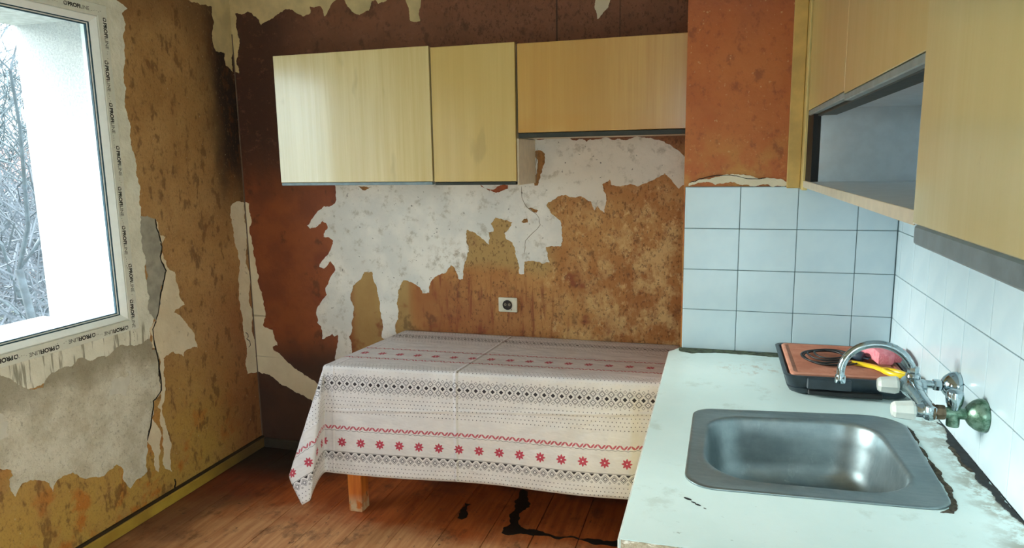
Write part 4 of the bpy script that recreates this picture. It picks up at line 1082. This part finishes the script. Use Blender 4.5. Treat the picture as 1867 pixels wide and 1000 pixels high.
# swan neck spout
zt = 1.062; rad = 0.083; x0 = BX + 0.003
pts = [(x0, b1.y, 1.055), (x0, b1.y, zt)] + [(x0 - rad + rad * math.cos(a), b1.y + 0.004 * math.sin(a), zt + rad * 0.94 * math.sin(a)) for a in [math.pi * k / 26 for k in range(1, 26)]] + [(x0 - 2 * rad, b1.y, zt), (x0 - 2 * rad, b1.y, zt - 0.012)]
bm = bmesh.new(); tube(bm, pts, 0.0098, 16)
obj('spout', bm, 'chrome', fa, smooth=50)
bm = bmesh.new(); lathe(bm, [(0.0125, 0.0), (0.0130, 0.003), (0.0130, 0.016), (0.0120, 0.020)], (x0 - 2 * rad, b1.y, zt - 0.028), (0, 0, 1), 20)
obj('aerator', bm, 'chrome', fa, smooth=40)
bm = bmesh.new(); lathe(bm, [(0.0135, 0.0), (0.0140, 0.003), (0.0140, 0.013), (0.0130, 0.016)], (x0, b1.y, 1.071), (0, 0, 1), 8)
obj('spout_nut', bm, 'chrome', fa, smooth=30)

# ------------------------------------------------------------------ contact grill in the corner
gr = thing('electric_grill', 'black electric grill with ribbed orange plate in the corner of the worktop', 'grill', (-0.2, -0.25, 0.91))
GQ = [Vector((-0.388, -0.487)), Vector((-0.030, -0.477)), Vector((-0.028, -0.085)), Vector((-0.388, -0.090))]
bm = bmesh.new()
loops(bm, [q3(rquad(GQ, 0.02, 6, 0.034), 0.9105), q3(rquad(GQ, 0.03, 6, 0.020), 0.917), q3(rquad(GQ, 0.03, 6, 0.012), 0.932), q3(rquad(GQ, 0.03, 6, 0.015), 0.934), q3(rquad(GQ, 0.03, 6, 0.003), 0.964),
           q3(rquad(GQ, 0.03, 6, 0.0), 0.971), q3(rquad(GQ, 0.03, 6, 0.003), 0.973), q3(rquad(GQ, 0.025, 6, 0.012), 0.972), q3(rquad(GQ, 0.022, 6, 0.017), 0.960)], cap0=True, cap1=True)
obj('casing', bm, 'black_plastic', gr, smooth=40)
bm = bmesh.new()
loops(bm, [q3(rquad(GQ, 0.018, 6, 0.020), 0.9605), q3(rquad(GQ, 0.018, 6, 0.020), 0.9745), q3(rquad(GQ, 0.018, 6, 0.023), 0.977), q3(rquad(GQ, 0.016, 6, 0.030), 0.977), q3(rquad(GQ, 0.014, 6, 0.033), 0.9725)], cap0=True, cap1=True)
pl = obj('hot_plate', bm, 'grill_plate', gr, smooth=40)
bm = bmesh.new()
y = -0.441
while y < -0.126:
    v = [bm.verts.new((x, y + dy, z)) for x in (-0.346, -0.072) for dy, z in ((-0.0022, 0.9727), (0.0, 0.9772), (0.0022, 0.9727))]
    bm.faces.new((v[0], v[3], v[4], v[1])); bm.faces.new((v[1], v[4], v[5], v[2])); bm.faces.new((v[0], v[1], v[2])); bm.faces.new((v[3], v[5], v[4]))
    y += 0.0105
rb_ = obj('rib', bm, 'grill_plate', gr); rb_['kind'] = 'stuff'
obj('latch', NB(-0.325, -0.205, -0.4930, -0.4700, 0.938, 0.9705, bev=0.003), 'black_plastic', gr)
obj('latch_recess', NB(-0.32, -0.12, -0.4820, -0.4700, 0.917, 0.932, bev=0.003), 'black_rubber', gr)
rk = random.Random(4); pts = []
for k in range(160):
    a = 2 * math.pi * k / 32; q = k / 160
    pts.append((-0.245 + (0.088 - 0.042 * q) * math.cos(a) + 0.012 * math.sin(q * 9), -0.300 + (0.098 - 0.052 * q) * math.sin(a) + 0.01 * math.cos(q * 7), 0.9805 + 0.004 * math.sin(a * 1.5) ** 2 + q * 0.012))
pts += [(-0.19, -0.278, 0.995), (-0.176, -0.288, 0.995)]
bm = bmesh.new(); tube(bm, bez(pts[::2], 3), 0.0029, 8)
cd = obj('power_cord', bm, 'black_rubber', gr, smooth=60)
bm = bmesh.new()
lathe(bm, [(0.005, -0.03), (0.008, -0.02), (0.015, -0.008), (0.018, 0.004), (0.017, 0.020), (0.012, 0.024)], (-0.165, -0.300, 0.995), (0.85, -0.5, 0.0), 16)
for s in (-1, 1):
    lathe(bm, [(0.0024, 0.02), (0.0024, 0.042)], Vector((-0.165, -0.300, 0.995)) + Vector((0.5, 0.85, 0)) * (0.009 * s), (0.85, -0.5, 0.0), 8)
obj('plug', bm, 'plug_blue', cd, smooth=50)

# yellow tool and pink sponge lying on the plate
bm = bmesh.new()
path = [(-0.185, -0.338, 0.9835), (-0.155, -0.351, 0.9835), (-0.125, -0.370, 0.983), (-0.105, -0.400, 0.982)]
P = [Vector(p) for p in path]; rr = []
for i, p in enumerate(P):
    d = (P[min(i + 1, 3)] - P[max(i - 1, 0)]).normalized(); n_ = Vector((-d.y, d.x, 0)); w = (0.009, 0.0095, 0.008, 0.009)[i]
    rr.append([p + n_ * w + Vector((0, 0, -0.004)), p + n_ * w + Vector((0, 0, 0.004)), p + n_ * (w - 0.003) + Vector((0, 0, 0.006)), p - n_ * (w - 0.003) + Vector((0, 0, 0.006)), p - n_ * w + Vector((0, 0, 0.004)), p - n_ * w + Vector((0, 0, -0.004))])
loops(bm, rr, cap0=True, cap1=True)
yt = obj('handle_tool', bm, 'yellow_plastic', None, 40, org=(-0.13, -0.37, 0.978)); tag(yt, 'yellow plastic handled kitchen tool under the pink sponge on the grill', 'kitchen tool')
bm = bmesh.new()
cc = Vector((-0.083, -0.430, 0)); dd = Vector((0.66, -0.75, 0)).normalized(); nn = Vector((-dd.y, dd.x, 0))
def oval(sx, sy, z): return [cc + dd * (sx * math.cos(a)) + nn * (sy * math.sin(a)) + Vector((0, 0, z)) for a in [2 * math.pi * k / 28 for k in range(28)]]
loops(bm, [oval(0.040, 0.021, 0.9790), oval(0.042, 0.0225, 0.9825), oval(0.041, 0.0215, 0.9895), oval(0.038, 0.019, 0.9920), oval(0.030, 0.011, 0.9920), oval(0.027, 0.008, 0.9895), oval(0.026, 0.0075, 0.9805)])
obj('finger_loop', bm, 'yellow_plastic', yt, smooth=50)
bm = bmesh.new()
sp_b = [(-0.152, -0.267), (-0.112, -0.221), (-0.046, -0.221), (-0.020, -0.267), (-0.046, -0.335), (-0.066, -0.337), (-0.080, -0.373), (-0.116, -0.375), (-0.122, -0.325)]
sp_b = [Vector(p) for p in torn(sp_b, 0.05, 2, 5)]
cs = sum(sp_b, Vector((0, 0))) / len(sp_b)
def sp(k, z, tl): return [Vector((cs.x + (p.x - cs.x) * k, cs.y + (p.y - cs.y) * k, z + tl * (p.x - cs.x))) for p in sp_b]
loops(bm, [sp(0.94, 0.9905, 0), sp(0.99, 0.9940, 0), sp(1.0, 1.0050, -0.03), sp(0.98, 1.0190, -0.06), sp(0.93, 1.0230, -0.08), sp(0.55, 1.0260, -0.10)], cap0=True, cap1=True)
so = obj('sponge', bm, 'sponge', None, 50, org=(cs.x, cs.y, 0.9905)); tag(so, 'pink torn sponge lying on the yellow tool on the grill', 'sponge')

# ------------------------------------------------------------------ power socket
ps = thing('power_socket', 'cream wall socket with scorched centre on the stained wallpaper above the table', 'socket', (-1.585, YB, 0.905))
bm = bmesh.new(); box(bm, -1.634, -1.536, YB - 0.014, YB - 0.002, 0.868, 0.942, bev=0.005, seg=2)
obj('face_plate', bm, 'socket_white', ps, smooth=40)
bm = bmesh.new(); lathe(bm, [(0.024, 0.0), (0.025, 0.003), (0.0225, 0.004), (0.021, 0.0025)], (-1.586, YB - 0.0135, 0.905), (0, -1, 0), 28)
obj('socket_well', bm, 'socket_dark', ps, smooth=40)
for s in (-1, 1):
    bm = bmesh.new(); lathe(bm, [(0.0065, 0.0), (0.0065, 0.0055), (0.003, 0.0055), (0.003, 0.002)], (-1.586 + s * 0.0105, YB - 0.0135, 0.907), (0, -1, 0), 14)
    obj('contact', bm, 'metal_pin', ps, smooth=40)
bm = bmesh.new(); lathe(bm, [(0.003, 0.0), (0.003, 0.002)], (-1.566, YB - 0.0135, 0.882), (0, -1, 0), 10)
obj('screw', bm, 'metal_pin', ps)

# ------------------------------------------------------------------ table and cloth
ZT = 0.745
tt = thing('table', 'low wooden table hidden under the patterned cloth, one orange leg showing', 'table', (-1.49, 0.3, 0.0))
bm = bmesh.new()
TQ = [Vector((-2.203, -0.024)), Vector((-0.792, 0.074)), Vector((-0.762, 0.636)), Vector((-2.132, 0.626))]
loops(bm, [[Vector((q.x, q.y, z)) for q in TQ] for z in (ZT - 0.03, ZT - 0.003)], cap0=True, cap1=True)
obj('tabletop', bm, 'table_wood', tt)
for x in (-2.2125, -0.88):
    for y in (0.085, 0.52):
        o = obj('leg', NB(x, x + 0.07, y, y + 0.07, 0.0005, ZT - 0.0305, bev=0.003), 'table_wood', tt)
for a in ((-2.14, -0.885, 0.10, 0.122), (-2.14, -0.885, 0.55, 0.572)): obj('apron', NB(a[0], a[1], a[2], a[3], ZT - 0.12, ZT - 0.0305), 'table_wood', tt)

FL, FR, BRc, BL = Vector((-2.214, -0.035, 0)), Vector((-0.780, 0.062, 0)), Vector((-0.752, 0.643, 0)), Vector((-2.140, 0.632, 0))
LC, WC, OF, OS = 1.437, 0.665, 0.478, 0.38
bm = bmesh.new(); uvl = bm.loops.layers.uv.new('UVMap')
nf = Vector((0.067, -0.9977, 0)); nl = Vector((-0.994, 0.11, 0)); nr = Vector((1, -0.05, 0))
def drape(u, v):
    s, tv = min(max(u / LC, 0), 1), min(max(v / WC, 0), 1)
    base = (FL * (1 - s) + FR * s) * (1 - tv) + (BL * (1 - s) + BRc * s) * tv
    du = -u if u < 0 else (u - LC if u > LC else 0.0); dv = -v if v < 0 else 0.0
    r = math.hypot(du, dv)
    wob = mnoise.noise(Vector((u * 2.3, v * 2.9, 4.0)))
    if r == 0: return base + Vector((0, 0, ZT + 0.0012 + 0.0009 * wob))
    side = nl if u < 0 else nr
    w = (side * du + nf * dv) / r
    th = math.atan2(dv, max(du, 1e-9))
    rf = 0.014
    if r < rf * math.pi / 2: out, drop = rf * math.sin(r / rf), rf * (1 - math.cos(r / rf))
    else:
        q = r - rf * math.pi / 2; out, drop = rf + 0.0, rf + q
        k = q / 0.5
        c = math.sin(2 * th) ** 2 if (du > 0 and dv > 0) else 0.0
        fl = 0.045 * k if u < LC - 0.1 else 0.02 * k
        if u > LC: fl = 0.004 * k; c *= 0.02
        out += fl + 0.135 * c * k + 0.016 * k * math.sin(u * 6.2 + 0.6) * (1 if dv else 0) + 0.010 * wob * k
        out = max(out, rf)
        drop -= 0.012 * c * k
    p = base + w * out
    if du > 0 and dv > 0 and u < 0 and r > rf * math.pi / 2:   # the hanging corner: a deep fold with its tip turned to the front
        k = (r - rf * math.pi / 2) / 0.5; c2_ = math.sin(2 * th) ** 2
        p = base + nl * (rf * math.cos(th) + k * (0.045 * math.cos(th) + 0.7 * c2_ * max(min(math.cos(th), 0.75) - 0.64, -0.06))) \
            + nf * (rf * math.sin(th) + k * ((0.045 + 0.016 * math.sin(0.6)) * math.sin(th) + 0.15 * c2_))
        drop -= 0.04 * c2_ * k
    p.x = min(p.x, -0.7515) if p.y < 0.0 else min(p.x, -0.735)
    return Vector((p.x, p.y, ZT - drop + 0.0012))
us = sorted(set([-OS + k * 0.0125 for k in range(30)] + [k * LC / 92 for k in range(93)] + [LC + k * 0.0150 for k in range(1, 21)] + [-0.004, -0.010, LC + 0.004]))
vv = sorted(set([-OF + k * 0.0135 for k in range(37)] + [-0.016, -0.010, -0.005, 0.0] + [k * WC / 40 for k in range(1, 41)]))
G = [[bm.verts.new(drape(u, v)) for v in vv] for u in us]
for i in range(len(us) - 1):
    for j in range(len(vv) - 1):
        f = bm.faces.new((G[i][j], G[i + 1][j], G[i + 1][j + 1], G[i][j + 1]))
        for l, (a, b) in zip(f.loops, ((i, j), (i + 1, j), (i + 1, j + 1), (i, j + 1))): l[uvl].uv = (us[a] + OS, vv[b] + OF)
cl = obj('tablecloth', bm, 'cloth', None, 180)
tag(cl, 'white tablecloth printed with red stars and dark lozenge bands draped over the table', 'tablecloth')
md = cl.modifiers.new('thickness', 'SOLIDIFY'); md.thickness = 0.0011; md.offset = 1

# ------------------------------------------------------------------ outside: ground, hedge bank, houses, bare trees
struct('ground', NB(-80, XL - 0.6, -30, 60, -3.4, -3.2), 'grass', label='pale winter ground outside')
def tree(name, label, base, h, r0, seed, fork=0.4, lean=(0, 0), mt='bark', depth=5, spread=0.55, group=None):
    rnd = random.Random(seed); base = Vector(base)
    t = thing(name, label, 'tree', base, group)
    tr = bmesh.new(); br = bmesh.new(); cnt = [0]
    def grow(p, d, L, r, k):
        cnt[0] += 1
        n = 4; pts = [p.copy()]; rad = [r]; q = p.copy(); dd = d.copy()
        for i in range(n):
            dd = (dd + Vector((rnd.uniform(-1, 1), rnd.uniform(-1, 1), rnd.uniform(-0.5, 0.9))) * 0.16).normalized()
            q = q + dd * (L / n); pts.append(q.copy()); rad.append(max(r * (1 - 0.45 * (i + 1) / n), 0.009))
        tube(br if k else tr, pts, rad, 7 if k < 2 else 4)
        if k >= depth: return
        m = 2 if k == 0 else rnd.choice((2, 3, 3, 4))
        for j in range(m):
            a = rnd.uniform(0, 6.28); i = n if j < 2 else rnd.randint(1, n - 1)
            s = Vector((math.cos(a), math.sin(a), rnd.uniform(-0.1, 0.7)))
            nd = (dd * (1 - spread) + s * spread).normalized()
            grow(pts[i], nd, L * rnd.uniform(0.55, 0.85), max(rad[i] * rnd.uniform(0.5, 0.8), 0.009), k + 1)
    grow(base, Vector((lean[0], lean[1], 1)).normalized(), h * fork, r0, 0)
    obj('trunk', tr, mt, t, smooth=60); obj('branches', br, mt, t)
C0 = Vector((-0.588, -2.616, 0))
def out_at(px, tdist, z):                        # a spot in the garden along a compass bearing from the kitchen
    d = Vector((-0.993 + (px / 80.0) * 0.06, 0.762 + (px / 80.0) * 0.018, 0))
    p = C0 + d * tdist; p.z = z
    return p
tree('bare_tree', 'bare forked tree nearest the window, low in the pane', out_at(36, 8.0, -3.2), 7.8, 0.075, 11, fork=0.47, lean=(0.0, 0.0), spread=0.5)
tree('bare_tree', 'tall bare tree at the left edge rising against the sky', out_at(10, 11.0, -3.2), 15.0, 0.14, 5, fork=0.45, lean=(0.02, 0.03), spread=0.38, depth=6)
for i, (px, td, h, sd, lab) in enumerate(((75, 13.0, 11.0, 21, 'slim bare tree right beside the white window reveal'), (45, 18.0, 12.0, 33, 'tall bare tree standing farther back in the middle of the pane'), (100, 16.0, 9.0, 44, 'bare tree mostly hidden behind the white window reveal'),
        (0, 22.0, 12.0, 51, 'farthest bare tree at the left edge of the pane in front of the house'), (62, 10.5, 6.5, 61, 'low many-branched bare tree near the window sill'), (20, 14.0, 7.5, 71, 'small bare tree with its crown before the reddish roof'))):
    tree('bare_tree', lab, out_at(px, td, -3.2), h, 0.10, sd, fork=0.36, mt='bark_light', depth=6, spread=0.55, group='bare trees outside the window')
bm = bmesh.new(); HN = 40
V = []
for i in range(HN + 1):
    px_ = -260 + 520 * i / HN; row = []
    for td, z in ((44, -3.25), (56, 0.2), (70, 2.6), (84, 4.2), (100, 4.9)):
        p = out_at(px_, td, z + 1.2 * mnoise.noise(Vector((i * 0.35, td * 0.1, 0))) * (td > 50)); row.append(bm.verts.new(p))
    V.append(row)
for i in range(HN):
    for k in range(4): bm.faces.new((V[i][k], V[i + 1][k], V[i + 1][k + 1], V[i][k + 1]))
struct('hill', bm, 'hedge', label='grey wooded hillside far beyond the trees', smooth=180)
rnd = random.Random(8); bm = bmesh.new()
for i in range(3200):
    p = out_at(rnd.uniform(-70, 130), rnd.uniform(9, 26), rnd.uniform(-3.2, 1.2) if rnd.random() < 0.7 else -3.2)
    d = Vector((rnd.uniform(-1, 1), rnd.uniform(-1, 1), rnd.uniform(-0.1, 1.1))).normalized(); L = rnd.uniform(0.5, 2.2)
    q = p + d * L * 0.5 + Vector((rnd.uniform(-.15, .15), rnd.uniform(-.15, .15), rnd.uniform(-.1, .1))); e = p + d * L + Vector((rnd.uniform(-.3, .3), rnd.uniform(-.3, .3), 0))
    if min(p.z, q.z, e.z) < -3.2 or max(p.x, q.x, e.x) > -5.0: continue
    tube(bm, [p, q, e], [0.015, 0.011, 0.007], 3)
hd = obj('thicket', bm, 'hedge'); hd['kind'] = 'stuff'; tag(hd, 'grey tangle of bare brushwood below the trees outside', 'brushwood')
def house(label, c, sx, sy, h, wm):
    t = thing('house', label, 'house', c)
    x, y, z = c
    obj('walls', NB(x - sx, x + sx, y - sy, y + sy, z, z + h), wm, t)
    bm = bmesh.new()
    A = [Vector((x - sx - .3, y - sy - .3, z + h + 0.01)), Vector((x + sx + .3, y - sy - .3, z + h + 0.01)), Vector((x + sx + .3, y + sy + .3, z + h + 0.01)), Vector((x - sx - .3, y + sy + .3, z + h + 0.01)), Vector((x, y - sy * 0.4, z + h + 2.2)), Vector((x, y + sy * 0.4, z + h + 2.2))]
    V = [bm.verts.new(p) for p in A]
    for f in ((0, 1, 4), (1, 2, 5, 4), (2, 3, 5), (3, 0, 4, 5), (3, 2, 1, 0)): bm.faces.new([V[i] for i in f])
    obj('roof', bm, 'house_roof', t)
    for k in (-0.5, 0.2):
        obj('window', NB(x + sx, x + sx + 0.05, y + sy * k, y + sy * k + 1.0, z + h * 0.45, z + h * 0.45 + 1.2), 'house_window', t)
p = out_at(20, 30, -3.2); house('pinkish house with reddish roof behind the bare trees', (p.x, p.y, p.z), 3.5, 5.0, 3.6, 'house_wall')
p = out_at(115, 52, -3.2); house('pale grey house far behind the trees', (p.x, p.y, p.z), 4.0, 5.0, 3.2, 'house_wall_pale')
